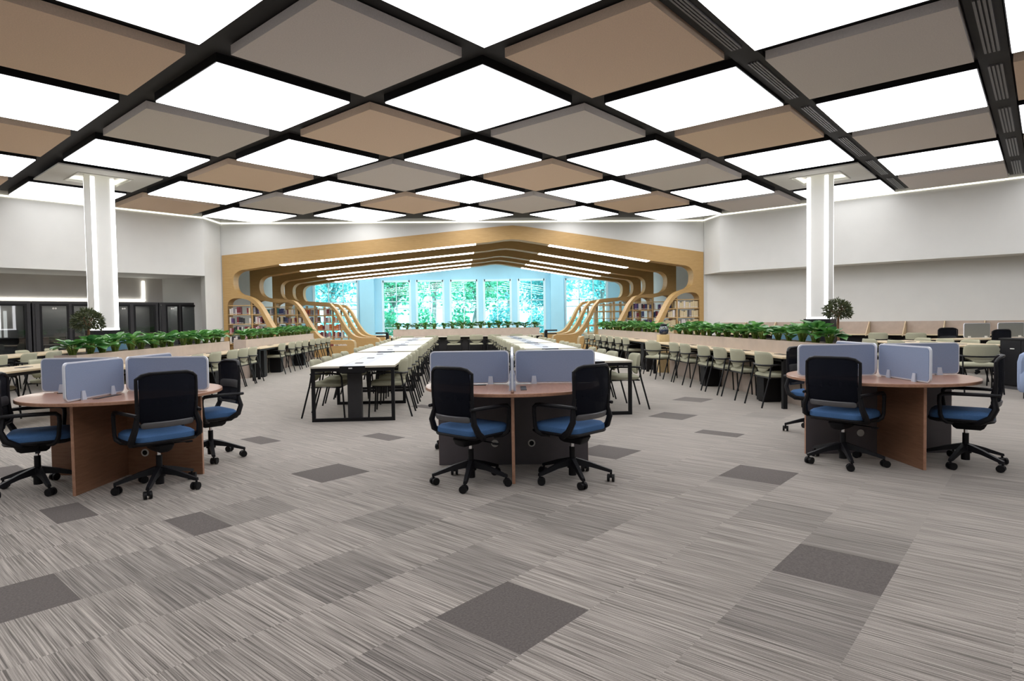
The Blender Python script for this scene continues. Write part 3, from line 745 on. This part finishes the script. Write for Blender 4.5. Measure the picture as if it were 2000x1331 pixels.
# ------------------------------------------------------------------ sage armchairs
def armchair_proto():
    t = thing('armchair', 'x', 'chair', (0, 0, 0), 0, 'sage green armchairs')
    k = MB(); k.rrect(.50, .47, .07, [(.03, .435), (.0, .45), (.0, .475), (.02, .492), (.08, .50)], 4, cyy=.03); k.build('seat', 'green_seat', t)
    bk = lambda x, z: -.225-.10*(z-.56)+.075*(x/.24)**2
    k = MB(); k.pad(.245, .57, .81, .07, .045, bk, 10, 7); k.build('backrest', 'green_seat', t)
    k = MB(); k.pad(.19, .505, .60, .03, .022, lambda x, z: bk(x, z)+.012, 8, 5, r2=.10, taper=.25); k.build('back_flap', 'green_seat', t)
    yk = lambda x: -.262+.075*(x/.24)**2
    k = MB(); k.tube([(.275, .22, .618), (.285, .10, .630), (.283, -.10, .628), (.25, -.20, .618), (.15, yk(.15)+.01, .612), (0, yk(0)+.005, .610), (-.15, yk(.15)+.01, .612), (-.25, -.20, .618), (-.283, -.10, .628), (-.285, .10, .630), (-.275, .22, .618)], .0135, 7)
    k.build('arm_rail', 'black', t)
    k = MB(); k.tube([(.255, .21, .43), (.255, -.19, .43), (-.255, -.19, .43), (-.255, .21, .43)], .011, 6, closed=True); k.build('seat_frame', 'black', t)
    for s in (-1, 1):
        k = MB(); k.tube([(s*.275, .27, 0), (s*.272, .245, .43), (s*.275, .235, .58), (s*.275, .21, .620)], .0125, 7); k.build('leg', 'black', t)
        k = MB(); k.tube([(s*.265, -.335, 0), (s*.262, -.215, .45), (s*.255, -.185, .622)], .0125, 7); k.build('leg', 'black', t)
    return t
ac = armchair_proto(); ac_used = [False]
def armchair(x, y, rz, lab, grp):
    if not ac_used[0]:
        ac_used[0] = True; ac.location = (x, y, 0); ac.rotation_euler.z = rz; ac['label'] = lab; ac['group'] = grp; return ac
    return dup(ac, (x, y, 0), rz, lab, grp)
FX, FMX, FY, FMY = -PI/2, PI/2, 0, PI      # facing +X, -X, +Y, -Y
def chair_row(xs, ys, rz, rowname, jit=.05, frm='near end'):
    n = len(xs)
    for k, (x, y) in enumerate(zip(xs, ys)):
        armchair(x, y, rz+random.uniform(-jit, jit), 'sage armchair, %s from %s, %s' % (NTH[k+1], frm, rowname), 'sage chairs '+rowname)
Yr1 = [9.01, 9.87, 10.55, 11.27, 12.2, 12.84]
chair_row([4.71]*6, Yr1, FX, 'along the near right planter bench', .02)
armchair(4.42, 13.5, FX+.4, 'sage green armchair turned askew near the far end of the near right planter bench', 'sage chairs along the near right planter bench')
armchair(4.69, 14.2, FX, 'sage green armchair behind the askew one at the near right planter bench', 'sage chairs along the near right planter bench')
Yr2 = [16.6, 17.45, 18.3, 19.15, 20.0, 20.9, 21.8]
chair_row([4.71]*7, Yr2, FX, 'along the far right planter bench', .02)
chair_row([-4.86]*7, [9.6, 10.5, 11.4, 12.25, 13.16, 13.8, 14.42], FMX, 'along the near left planter bench', .02)
chair_row([-4.86]*8, [16.75, 17.75, 18.5, 19.3, 20.2, 21.0, 21.8, 22.6], FMX, 'along the far left planter bench', .03)

# ------------------------------------------------------------------ planter benches
def socket(par, x, y, z, w=.2, d=.09):
    k = MB(); k.rrect(w, d, .01, [(0, z), (.003, z+.006)], 2, cx=x, cyy=y); k.build('socket_flap', 'graphite', par)
def bench(side, xf, sx, y0, y1, peds, lab, dep=.44):
    """long top with black supports, standing against the planter; xf = aisle edge, sx = +1 when it extends to +X"""
    t = thing('reading_bench', lab, 'bench', (xf, y0, 0), 0, 'long benches at the planters')
    L = y1-y0
    X = Matrix.Scale(sx, 4, (1, 0, 0))
    def B(k, x0, ya, z0, x1, yb, z1, mi=0): k.box(min(sx*x0, sx*x1), ya, z0, max(sx*x0, sx*x1), yb, z1, mi)
    k = MB(); B(k, 0, 0, .725, dep, L, .75); k.build('top', 'maple', t)
    k = MB(); B(k, .03, .02, .68, .07, L-.02, .725); k.build('rail', 'black', t)
    for y in (.03, L-.09):
        k = MB(); B(k, .03, y, 0, .09, y+.06, .725); k.build('leg', 'black', t)
    for yp in peds:
        y = yp-y0-.115; k = MB(); B(k, .10, y, .02, .40, y+.23, .68); B(k, .12, y+.02, 0, .38, y+.21, .02); k.build('pedestal', 'black', t)
    for q in range(int(L/1.2)): socket(t, sx*.3, .6+1.2*q, .75, .1, .26)
    return t
bench('R', 4.60, 1, 8.58, 14.62, [9.44, 11.74], 'long maple bench in front of the near right planter'); bench('R', 4.60, 1, 15.05, 22.4, [15.7, 17.02, 18.72, 20.45], 'long maple bench in front of the far right planter')
bench('L', -4.72, -1, 8.7, 14.85, [10.05, 10.95, 12.69], 'long maple bench in front of the near left planter'); bench('L', -4.72, -1, 15.1, 23.1, [15.8, 17.25, 19.75], 'long maple bench in front of the far left planter')
# plants
def plant_mesh(seed, nl=19):
    R = random.Random(seed); k = MB(); st = MB()
    for q in range(nl):
        a = q*2.4+R.uniform(-.3, .3); inner = q/nl; el = .18+.62*inner
        ln = R.uniform(.17, .25)*(1-.25*inner); wd = ln*R.uniform(.85, 1.08)
        r0 = R.uniform(.015, .035); zt = .11+.11*inner+R.uniform(-.01, .03)
        rb = .05+.04*(1-inner)
        base = Vector((rb*math.cos(a), rb*math.sin(a), zt))
        st.tube([(r0*math.cos(a), r0*math.sin(a), -.03), tuple(base*.8), tuple(base)], .008, 5, radii=[.012, .009, .005])
        drop = R.uniform(.4, .95)*(1-.6*inner); cup = R.uniform(.15, .35)
        G = []
        for i in range(6):
            tt = i/5; d = ln*tt; up = math.sin(el*1.1)*d - drop*d*d*2.4
            cen = base+Vector((math.cos(a)*d*math.cos(el*.6), math.sin(a)*d*math.cos(el*.6), up))
            hwid = wd/2*math.sin(PI*min(1, (tt*.92+.08)))**.6 if i < 5 else .004
            s = Vector((-math.sin(a), math.cos(a), 0)); row = []
            for j in range(5):
                e = (j-2)/2; wav = .012*math.sin(6*tt+3*e+q)
                row.append(tuple(cen+s*(hwid*e)+Vector((0, 0, cup*hwid*abs(e)**1.5*1.2+wav*abs(e)))))
            G.append(row)
        fs = [(i*5+j, i*5+j+1, (i+1)*5+j+1, (i+1)*5+j) for i in range(5) for j in range(4)]
        k.add([p for r in G for p in r], fs, 0, True)
    return k, st
plants = []
for sd in range(4):
    k, st = plant_mesh(sd+3); t = thing('leafy_plant', 'x', 'plant', (0, -50, 0), 0, 'x')
    k.build('foliage', 'leaf', t, sharp=80); st.build('stem', 'stem', t); plants.append(t)
pl_used = set()
def plant(x, y, z, lab, grp, sc=1.0):
    p = random.randrange(4); rz = random.uniform(0, 6.28)
    if p not in pl_used: pl_used.add(p); o = plants[p]; o.location = (x, y, z); o.rotation_euler.z = rz; o['label'] = lab; o['group'] = grp
    else: o = dup(plants[p], (x, y, z), rz, lab, grp)
    s = sc*random.uniform(.85, 1.05); o.scale = (s, s, s*random.uniform(.72, .95))
def planter(nm, x0, x1, y0, y1, zt, n, along, frm, sc=1.0):
    t = thing('planter_box', 'long taupe planter box full of leafy plants, %s' % nm, 'planter', ((x0+x1)/2, (y0+y1)/2, 0), 0, 'long planter boxes')
    w, d = x1-x0, y1-y0; k = MB(); h = .018
    for a in ((-w/2, -d/2, w/2, -d/2+h), (-w/2, d/2-h, w/2, d/2), (-w/2, -d/2+h, -w/2+h, d/2-h), (w/2-h, -d/2+h, w/2, d/2-h)): k.box(a[0], a[1], 0, a[2], a[3], zt)
    k.build('box', 'planter', t)
    k = MB(); k.box(-w/2+h, -d/2+h, zt-.12, w/2-h, d/2-h, zt-.03); k.build('soil', 'soil', t)
    for q in range(n):
        f = (q+.5)/n
        x, y = ((x0+x1)/2, y0+d*f) if along == 'y' else (x0+w*f, (y0+y1)/2)
        plant(x+random.uniform(-.03, .03), y+random.uniform(-.05, .05), zt+.002, 'broad-leaved green plant, %s from %s in the %s' % (NTH[q+1], frm, nm), 'leafy plants in the '+nm, sc)
planter('near right planter', 5.04, 5.34, 8.2, 14.6, .95, 17, 'y', 'near end')
planter('far right planter', 5.04, 5.34, 15.3, 22.2, .95, 17, 'y', 'near end')
planter('near left planter', -5.48, -5.18, 8.75, 14.4, .95, 15, 'y', 'near end')
planter('far left planter', -5.48, -5.18, 15.5, 22.6, .95, 17, 'y', 'near end')
# far cross bench with planter
t = thing('reading_bench', 'far bench across the aisle, below the windows, with black panels beneath', 'bench', (0, 22.95, 0), 0, 'long benches at the planters')
k = MB(); k.box(-2.5, 0, .725, 3.15, .5, .75); k.build('top', 'maple_white', t)
k = MB(); k.box(-2.45, .38, .05, 3.1, .42, .725); k.build('modesty_panel', 'graphite', t)
for x in (-2.47, -1.45, .94, 3.06):
    k = MB(); k.box(x, .03, 0, x+.06, .45, .725); k.build('leg', 'black', t)
planter('far cross planter', -2.45, 3.08, 23.5, 23.8, 1.03, 16, 'x', 'left', .92)
chair_row([-1.85, -.98, -.17, .64, 1.30, 2.1], [22.75]*6, FY, 'at the far cross bench', .04, 'left')
for sx, x in ((-1, -2.85), (1, 3.5)):
    t = thing('side_stand', 'small black stand with flat top at the %s end of the far planter' % ('left' if sx < 0 else 'right'), 'stand', (x, 23.4, 0), 0, 'black stands by the far planter')
    k = MB(); k.box(-.22, -.15, .88, .22, .15, .93); k.build('top', 'black', t); k = MB(); k.box(-sx*.2-.05, -.12, 0, -sx*.2+.05, .12, .88); k.build('post', 'black', t)
    k = MB(); k.box(-.2, -.13, .76, .2, .13, .80); k.build('bracket', 'black', t)
# jar on a tan box beside the right planter
t = thing('display_box', 'tan box between the two right planters holding a glass jar', 'box', (4.98, 14.84, 0.0), 0)
k = MB(); k.box(-.14, -.10, 0, .14, .10, .92); k.build('box', 'cardboard', t)
t = thing('glass_jar', 'clear glass jar with dark lid on the tan box between the right planters', 'jar', (4.98, 14.84, .92))
k = MB(); k.lathe([(.06, 0), (.10, .02), (.12, .10), (.10, .18), (.07, .21)], 18); k.build('jar_body', 'clear', t)
k = MB(); k.lathe([(.075, .21), (.08, .22), (.08, .245), (.05, .26)], 18); k.build('lid', 'black', t)
k = MB(); k.lathe([(.05, .02), (.09, .04), (.1, .10), (.06, .12)], 14); k.build('contents', 'bk_navy', t)

# ------------------------------------------------------------------ long centre tables
def long_table(x0, x1, y0, y1, lab):
    t = thing('long_table', lab, 'table', ((x0+x1)/2, y0, 0), 0, 'long centre tables')
    w, L = (x1-x0)/2, y1-y0
    k = MB(); k.box(-w, 0, .727, -.16, L, .752); k.build('top_panel', 'maple_white', t)
    k = MB(); k.box(.16, 0, .727, w, L, .752); k.build('top_panel', 'maple_white', t)
    k = MB(); k.box(-.157, .02, .727, .157, L-.02, .750); k.build('centre_strip', 'strip', t)
    k = MB(); k.box(-.17, -.012, .66, .17, .012, .75); k.box(-.17, L-.012, .66, .17, L+.012, .75); k.box(-.15, .02, .65, .15, L-.02, .67); k.build('cable_tray', 'black', t)
    k = MB(); k.box(-.05, -.014, .715, .0, -.012, .73); k.build('label_plate', 'pale', t)
    for yy in (.04, L/2, L-.04):
        k = MB(); h = .022
        k.box(-w+.01, yy-h, 0, -w+.055, yy+h, .727); k.box(w-.055, yy-h, 0, w-.01, yy+h, .727)
        k.box(-w+.055, yy-h, .68, w-.055, yy+h, .727); k.box(-w+.055, yy-h, 0, w-.055, yy+h, .045); k.build('leg_frame', 'black', t)
    for yy in (.22, L-.3):
        k = MB(); k.box(-.11, yy, .0, .08, yy+.12, .65); k.build('cable_column', 'graphite', t)
    for q in range(max(2, round(L/1.2))): socket(t, 0, L*(q+.5)/max(2, round(L/1.2)), .75, .11, .13)
TBL = [(8.45, 12.0), (12.4, 15.2), (15.6, 19.2), (19.6, 22.1)]
CH_Y = [[9.05, 9.83, 10.62, 11.4], [12.8, 13.42, 14.2, 14.8], [16.1, 16.95, 17.8, 18.65], [20.2, 21.45]]
for n, (a, c) in enumerate(TBL):
    long_table(-2.0, -.87, a, c, 'long pale table with black frame legs, %s from the front in the left centre row' % NTH[n+1])
    long_table(1.27, 2.40, a, c, 'long pale table with black frame legs, %s from the front in the right centre row' % NTH[n+1])
allY = [y for r in CH_Y for y in r]
chair_row([-1.0]*len(allY), allY, FMX, 'aisle side of the left centre tables', .05)
chair_row([-1.87]*len(allY), [y+.02 for y in allY], FX, 'outer side of the left centre tables', .08)
chair_row([1.40]*len(allY), allY, FX, 'aisle side of the right centre tables', .05)
chair_row([2.44]+[2.27]*(len(allY)-1), [9.17]+allY[1:], FMX, 'outer side of the right centre tables', .08)

# ------------------------------------------------------------------ side rows of tables
def plain_table(x0, x1, y0, y1, lab):
    t = thing('reading_table', lab, 'table', ((x0+x1)/2, y0, 0), 0, 'maple tables in the side areas')
    w, L = (x1-x0)/2, y1-y0
    k = MB(); k.box(-w, 0, .725, w, L, .75); k.build('top', 'maple', t)
    k = MB()
    for s in (-1, 1): k.box(s*w-.06 if s > 0 else -w+.02, .02, .68, w-.02 if s > 0 else -w+.06, L-.02, .725)
    k.build('rail', 'black', t)
    for s in (-1, 1):
        for y in (.04, L-.10):
            k = MB(); k.box(s*(w-.05)-.03, y, 0, s*(w-.05)+.03, y+.06, .68); k.build('leg', 'black', t)
    for y in ((L*.3, L*.7) if w > .4 else ()):
        k = MB(); k.box(-.12, y-.2, .03, .12, y+.2, .68); k.build('pedestal', 'black', t)
    for q in range(int(L/1.3)): socket(t, 0, .6+1.3*q, .75, .12, .24)
plain_table(-6.75, -6.0, 7.6, 14.0, 'maple table just beyond the near left planter')
chair_row([-6.70]*4, [8.3, 9.2, 10.6, 11.6], FX, 'behind the near left planter', .06)
plain_table(-9.85, -8.85, 11.0, 17.2, 'wide maple table on the left before the glass booths')
chair_row([-8.93]*5, [11.5, 12.35, 13.2, 14.0, 16.0], FMX, 'near side of the wide left table', .06)
chair_row([-9.77]*5, [12.6, 13.75, 14.8, 15.8, 16.7], FX, 'booth side of the wide left table', .06)
plain_table(8.95, 9.95, 10.6, 13.3, 'wide maple table on the right before the study carrels')
chair_row([9.03]*3, [11.2, 12.1, 12.9], FX, 'near side of the wide right table', .06)
chair_row([9.87]*4, [11.02, 11.65, 12.28, 12.9], FMX, 'carrel side of the wide right table', .06)
plain_table(6.1, 6.8, 10.6, 14.3, 'maple table just beyond the near right planter')
chair_row([6.74]*3, [11.4, 12.4, 13.5], FMX, 'behind the near right planter', .06)
armchair(8.72, 9.95, -.45, 'sage green armchair seen from behind, alone in front of the black cabinet', 'sage chair by the black cabinet')
# black cabinet at the right edge
t = thing('storage_cabinet', 'black storage cabinet at the right edge beyond the round desk', 'cabinet', (9.80, 10.0, 0), -PI/2)
k = MB(); k.box(-.42, -.25, .06, .42, .25, .86); k.build('body', 'black', t)
k = MB(); k.box(-.44, -.27, .86, .44, .27, .885); k.build('top', 'black', t)
k = MB(); k.box(-.40, -.23, 0, .40, .23, .06); k.build('plinth', 'grey_plastic', t)
for s in (-1, 1):
    k = MB(); k.box(s*.205-.2, -.268, .08, s*.205+.2, -.25, .85); do = k.build('door', 'black_plastic', t)
    k = MB(); k.box(s*.16-.04, -.276, .70, s*.16+.04, -.268, .715); k.build('handle', 'pale', do)
t = thing('lounge_chair', 'pale blue upholstered chair at the right edge in front of the cabinet', 'lounge chair', (9.02, 8.95, 0), .3)
k = MB(); k.rrect(.7, .6, .12, [(.03, .1), (0, .14), (0, .38), (.04, .44)], 4); k.build('seat', 'screen', t)
k = MB(); k.pad(.34, .12, .72, .15, .12, lambda x, z: .23, 8, 6, r2=.05); k.build('backrest', 'screen', t)
for q in (-1, 1):
    for p in (-1, 1): k = MB(); k.cyl((q*.26, p*.2, 0), (q*.26, p*.2, .12), .018, 8); k.build('leg', 'black', t)

# ------------------------------------------------------------------ study carrels along the right wall
PRB = Vector(PR0)+NR*0.85
rotR = math.atan2(DR.y, DR.x)
edges = [8.45, 7.57, 6.61, 5.70, 4.84, 3.95, 3.04, 2.12, 1.24, .4, -.45, -1.3, -2.15, -3.0]
vtop = (PRB.y-PRB.x)*S2
for n in range(len(edges)-1):
    v0, v1 = edges[n], edges[n+1]; u = (PRB.x+PRB.y)*S2
    cx, cyv = uvp(u, (v0+v1)/2); L = v0-v1
    t = thing('study_carrel', 'taupe study carrel against the right wall, %s from the far end' % NTH[n+1], 'study carrel', (cx, cyv, 0), rotR, 'study carrels along the right wall')
    k = MB(); k.box(-L/2+.005, -.03, .40, L/2-.005, -.002, 1.12); k.build('back_panel', 'planter', t)
    fin = MB(); fin.prism([(-.03, 1.12), (-.14, 1.12), (-.62, .75), (-.62, .70), (-.03, .70)], -.012, .012, 0, Matrix.Translation((L/2-.0125, 0, 0)) @ Matrix(((0, 0, 1, 0), (1, 0, 0, 0), (0, 1, 0, 0), (0, 0, 0, 1))))
    fin.build('side_fin', 'maple', t)
    k = MB(); k.box(-L/2+.005, -.62, .725, L/2-.027, -.032, .75); k.build('desk_top', 'maple', t)
    k = MB(); k.box(-L/2+.015, -.30, 0, L/2-.015, -.27, .725); k.build('modesty_panel', 'black', t)
for k_, n in enumerate((3.6, 2.7, 5.2, 6.1)):
    cx, cyv = uvp((PRB.x+PRB.y)*S2-.72, n)
    armchair(cx, cyv, -PI/4, 'sage green armchair at the study carrel %s' % ['first to the right of the right column', 'second to the right of the right column', 'just behind the right column', 'left of the right column'][k_], 'sage chairs at the study carrels')
# staff desks in front of carrels
t = thing('staff_desk', 'long maple desk with two grey screens before the carrels on the right', 'desk', (12.05, 13.5, 0), 0)
k = MB(); k.box(-1.15, -.35, .725, 1.15, .35, .75); k.build('top', 'maple', t)
k = MB(); k.box(-1.1, .06, .05, 1.1, .09, .725); k.build('modesty_panel', 'black', t)
for s in (-1, 1): k = MB(); k.box(s*1.1-.03, -.33, 0, s*1.1+.03, .33, .725); k.build('leg', 'black', t)
for px in (-.16, .66):
    fl = Matrix(((1, 0, 0, px), (0, 0, -1, .1), (0, 1, 0, .93), (0, 0, 0, 1)))
    k = MB(); k.rrect(.62, .32, .03, [(0, -.012), (0, .012)], 3, X=fl); so = k.build('screen', 'grey_tile', t)
    k = MB(); k.rrect(.635, .335, .035, [(0, -.008), (0, .008)], 3, X=fl); k.build('edge_trim', 'screen_trim', so)
    for qx in (-.2, .2): k = MB(); k.box(px+qx-.025, .06, .75, px+qx+.025, .14, .80); k.build('clamp', 'pale', so)
for n, (x, y, rz, lab) in enumerate(((11.9, 14.28, PI-.1, 'black office chair behind the grey-screened desk before the carrels'), (11.5, 12.75, .1, 'black office chair in front of the grey-screened desk before the carrels'))):
    dup(oc, (x, y, 0), rz, lab)

# ------------------------------------------------------------------ topiary trees
def topiary(x, y, lab, seed, R=.265, zc=1.45):
    rd = random.Random(seed); t = thing('topiary_tree', lab, 'tree', (x, y, 0), 0, 'ball-shaped potted trees')
    k = MB(); k.lathe([(.13, 0), (.15, .02), (.19, .38), (.20, .40), (.175, .40), (.17, .36)], 18); k.build('pot', 'black', t)
    k = MB(); k.lathe([(.001, .355), (.17, .36), (.001, .365)], 16); k.build('soil', 'soil', t)
    k = MB(); k.tube([(0, 0, .33), (.015, 0, .7), (-.01, .01, 1.0), (0, 0, zc-.15)], .028, 8, radii=[.034, .028, .027, .024])
    for q in range(10):
        a = rd.uniform(0, 6.28); e = rd.uniform(-.3, 1.2); r = R*.75
        k.tube([(0, 0, zc-.2), (r*.4*math.cos(a)*math.cos(e), r*.4*math.sin(a)*math.cos(e), zc-.1+r*.4*math.sin(e)), (r*math.cos(a)*math.cos(e), r*math.sin(a)*math.cos(e), zc+r*math.sin(e))], .008, 5)
    k.build('trunk', 'bark', t)
    k = MB()
    for q in range(1500):
        d = Vector((rd.gauss(0, 1), rd.gauss(0, 1), rd.gauss(0, 1))).normalized()
        r = R*rd.uniform(.45, 1.0)**.6*(1+.12*math.sin(5*d.x+3*d.z)); c = Vector((0, 0, zc))+Vector((d.x*r, d.y*r, d.z*r*.86))
        if d.z < -.75: continue
        ax = (d+Vector((rd.gauss(0, .6), rd.gauss(0, .6), rd.gauss(0, .6)))).normalized(); s = ax.cross(Vector((rd.gauss(0, 1), rd.gauss(0, 1), rd.gauss(0, 1)))).normalized()
        ln, wd = rd.uniform(.06, .10), rd.uniform(.010, .017)
        k.add([c, c+ax*ln*.5+s*wd, c+ax*ln, c+ax*ln*.5-s*wd], [(0, 1, 2, 3)])
    k.build('foliage', 'olive_leaf', t)
topiary(-7.56, 13.2, 'round-headed potted tree in front of the left column', 1)
topiary(8.72, 13.8, 'round-headed potted tree beside the right column', 2)

# ------------------------------------------------------------------ glass booths along the left wall
rotL = math.atan2(-DL.y, -DL.x)      # local +X toward the far end, local -Y ... into the room
def booth(u0, u1, panes, lab, bright=False):
    v = 21.4; cx, cyv = uvp((u0+u1)/2, v); L = u1-u0
    t = thing('glass_booth', lab, 'booth', (cx, cyv, 0), PI/4, 'glazed booths along the left wall')
    k = MB(); z1 = 2.06; dp = .62
    k.box(-L/2, 0, z1-.07, L/2, dp, z1); k.box(-L/2, .02, 0, -L/2+.06, dp, z1-.07); k.box(L/2-.06, .02, 0, L/2, dp, z1-.07)
    k.build('shell', 'graphite', t)
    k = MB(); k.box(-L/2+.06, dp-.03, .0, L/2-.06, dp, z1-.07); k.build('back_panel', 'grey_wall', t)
    k = MB(); k.box(-L/2+.06, .3, 1.0, L/2-.06, dp-.03, 1.03); k.build('counter', 'graphite', t)
    k = MB(); k.box(-L/2+.2, .25, z1-.085, L/2-.2, .40, z1-.07); k.build('fill_light', 'booth_fill', t)  # added light to lift the dark booth interior
    x = -L/2
    for n, (a, c, kind) in enumerate(panes):
        k = MB(); xa, xb = a-(u0+u1)/2, c-(u0+u1)/2; th = .055
        k.box(xa, -.02, .0, xb, .02, .08); k.box(xa, -.02, z1-.13, xb, .02, z1-.07)
        k.box(xa, -.02, .08, xa+th, .02, z1-.13); k.box(xb-th, -.02, .08, xb, .02, z1-.13)
        do = k.build('door' if kind == 'door' else 'fixed_panel', 'black', t)
        g = MB(); g.box(xa+th, -.004, .08, xb-th, .004, z1-.13); g.build('glass_pane', 'dark_pane', do)
        if kind == 'door':
            s = MB(); xm = (xa+xb)/2; X = Matrix.Translation((xm, -.022, 1.86)) @ Matrix.Rotation(PI/2, 4, 'X')
            for q in (-1, 1): s.lathe([(.026, 0), (.026, .004)], 14, X=X @ Matrix.Translation((q*.03, 0, 0)))
            s.build('door_sign', 'pale', do)
            h = MB(); h.tube([(xb-.09, -.02, .95), (xb-.09, -.05, .95), (xb-.09, -.05, 1.15), (xb-.09, -.02, 1.15)], .009, 6); h.build('handle', 'grey_plastic', do)
    gaps = []
    edges_ = sorted([(a, c) for a, c, _ in panes]); cur = u0+.06
    k = MB()
    for a, c in edges_:
        if a-cur > .02: k.box(cur-(u0+u1)/2, -.015, 0, a-(u0+u1)/2, .015, z1-.07)
        cur = c
    if u1-.06-cur > .02: k.box(cur-(u0+u1)/2, -.015, 0, u1-.06-(u0+u1)/2, .015, z1-.07)
    if k.v: k.build('infill_panel', 'graphite', t)
    if bright:
        k = MB(); k.box(-L/2+.3, dp-.045, 1.05, L/2-.75, dp-.031, 1.88); k.build('wall_screen', 'pale', t)
        k = MB(); k.box(L/2-.68, dp-.045, 1.05, L/2-.58, dp-.031, 1.88); k.box(L/2-.52, dp-.045, 1.05, L/2-.44, dp-.031, 1.8); k.build('light_strip', 'bright', t)
booth(.9, 2.65, [(1.0, 1.75, 'door'), (1.8, 2.55, 'panel')], 'black glazed booth at the left wall, outermost toward the left')
booth(2.7, 4.42, [(2.76, 3.3, 'door'), (3.35, 4.33, 'panel')], 'black glazed booth at the left edge with a bright strip inside', True)
booth(4.46, 6.50, [(4.62, 5.33, 'door'), (5.40, 6.40, 'panel')], 'black glazed booth just left of the left column')
booth(6.53, 7.78, [(6.45+.14, 6.95, 'door'), (7.05, 7.70, 'panel')], 'black glazed booth just right of the left column')
booth(7.81, 9.15, [(8.0, 8.42, 'door'), (8.46, 9.07, 'panel')], 'black glazed booth nearest the white pier')

# ------------------------------------------------------------------ outdoors beyond the windows
k = MB(); k.box(-40, 36.3, -.35, 40, 90, -.25); tag(k.build('ground', 'paving'), kind='structure')
def tree(x, y, h, r, lab, m, seed, lean=0.0):
    rd = random.Random(seed); t = thing('garden_tree', lab, 'tree', (x, y, -.26), 0, 'trees outside the windows')
    k = MB(); tops = []
    k.tube([(0, 0, 0), (lean*.4, .1, h*.3), (lean, 0, h*.62)], .2, 9, radii=[.22, .17, .12])
    for q in range(9):
        a = q*2.4; zz = h*rd.uniform(.38, .6); e = Vector((lean+math.cos(a)*r*.75, math.sin(a)*r*.75, h*rd.uniform(.6, .95)))
        k.tube([(lean*zz/(h*.62), 0, zz), tuple(Vector((lean, 0, zz)).lerp(e, .5)+Vector((0, 0, .2))), tuple(e)], .05, 6, radii=[.08, .05, .02]); tops.append(e)
    k.build('trunk', 'bark_grey', t)
    k = MB()
    for q in range(2700):
        b0 = rd.choice(tops) if rd.random() < .75 else Vector((lean, 0, h*.75))
        c = b0+Vector([max(-1.6, min(1.6, rd.gauss(0, 1)))*q_ for q_ in (r*.30, r*.30, h*.17)]); s = rd.uniform(.08, .20)
        a = Vector((rd.gauss(0, 1), rd.gauss(0, 1), rd.gauss(0, .6))).normalized(); bq = a.cross(Vector((rd.gauss(0, 1), rd.gauss(0, 1), rd.gauss(0, 1)))).normalized()
        k.add([c-a*s, c+bq*s*.5, c+a*s, c-bq*s*.5], [(0, 1, 2, 3)])
    k.build('foliage', m, t)
TREES = [(-9.6, 47, 6.5, 2.0, 'pale tree outside the wide left window', 'tree_leaf2'), (-4.6, 42.5, 6.0, 1.7, 'leafy tree outside the first tall window from the left', 'tree_leaf'),
         (-2.0, 50, 7.5, 2.2, 'green tree outside the second tall window from the left', 'tree_leaf'), (.9, 42.5, 6.0, 1.7, 'leaning pale-trunked tree outside the middle tall window', 'tree_leaf'),
         (4.0, 50, 7.0, 2.2, 'bluish tree outside the fourth tall window', 'tree_leaf2'), (6.6, 43, 5.2, 1.5, 'thin tree outside the fifth tall window', 'tree_leaf2'), (11.3, 49, 6.5, 2.2, 'pale tree outside the wide right window', 'tree_leaf2')]
for n, a in enumerate(TREES): tree(*a, seed=n+20, lean=.7 if n == 3 else -.5 if n == 5 else .2)
def shrub(x, y, w, h, lab, m, seed):
    rd = random.Random(seed); k = MB()
    for q in range(900):
        d = Vector((rd.gauss(0, 1), rd.gauss(0, 1), rd.gauss(0, 1))).normalized()*rd.uniform(.3, 1)**.5
        c = Vector((d.x*w, d.y*.7, abs(d.z)*h*1.3)); s = rd.uniform(.07, .15)
        a = Vector((rd.gauss(0, 1), rd.gauss(0, 1), rd.gauss(0, 1))).normalized(); bq = a.cross(Vector((rd.gauss(0, 1), rd.gauss(0, 1), rd.gauss(0, 1)))).normalized()
        k.add([c-a*s, c+bq*s*.6, c+a*s, c-bq*s*.6], [(0, 1, 2, 3)])
    tag(k.build('garden_shrub', m, None, (x, y, -.26)), lab, 'shrub', 'shrubs outside the windows')
for n, (x, y, w_, h_, lab, m) in enumerate([(-4.4, 39.6, .9, 1.9, 'green shrub low in the first tall window from the left', 'tree_leaf'), (-2.35, 41, 1.1, 2.0, 'broad green shrub low in the second tall window', 'tree_leaf'),
        (.1, 39.6, .9, 1.9, 'green shrub low in the middle tall window', 'tree_leaf'), (2.7, 39.6, 1.3, 2.0, 'dense shrub low in the fourth tall window', 'tree_leaf2'), (5.1, 40, 1.0, 1.7, 'bluish shrub low in the fifth tall window', 'tree_leaf2'),
        (-8.2, 43, 1.6, 1.9, 'shrub low in the wide left window', 'tree_leaf2'), (8.8, 43, 1.6, 1.7, 'shrub low in the wide right window', 'tree_leaf2')]): shrub(x, y, w_, h_, lab, m, 60+n)
print('books', nbooks, 'objects', len(bpy.data.objects))
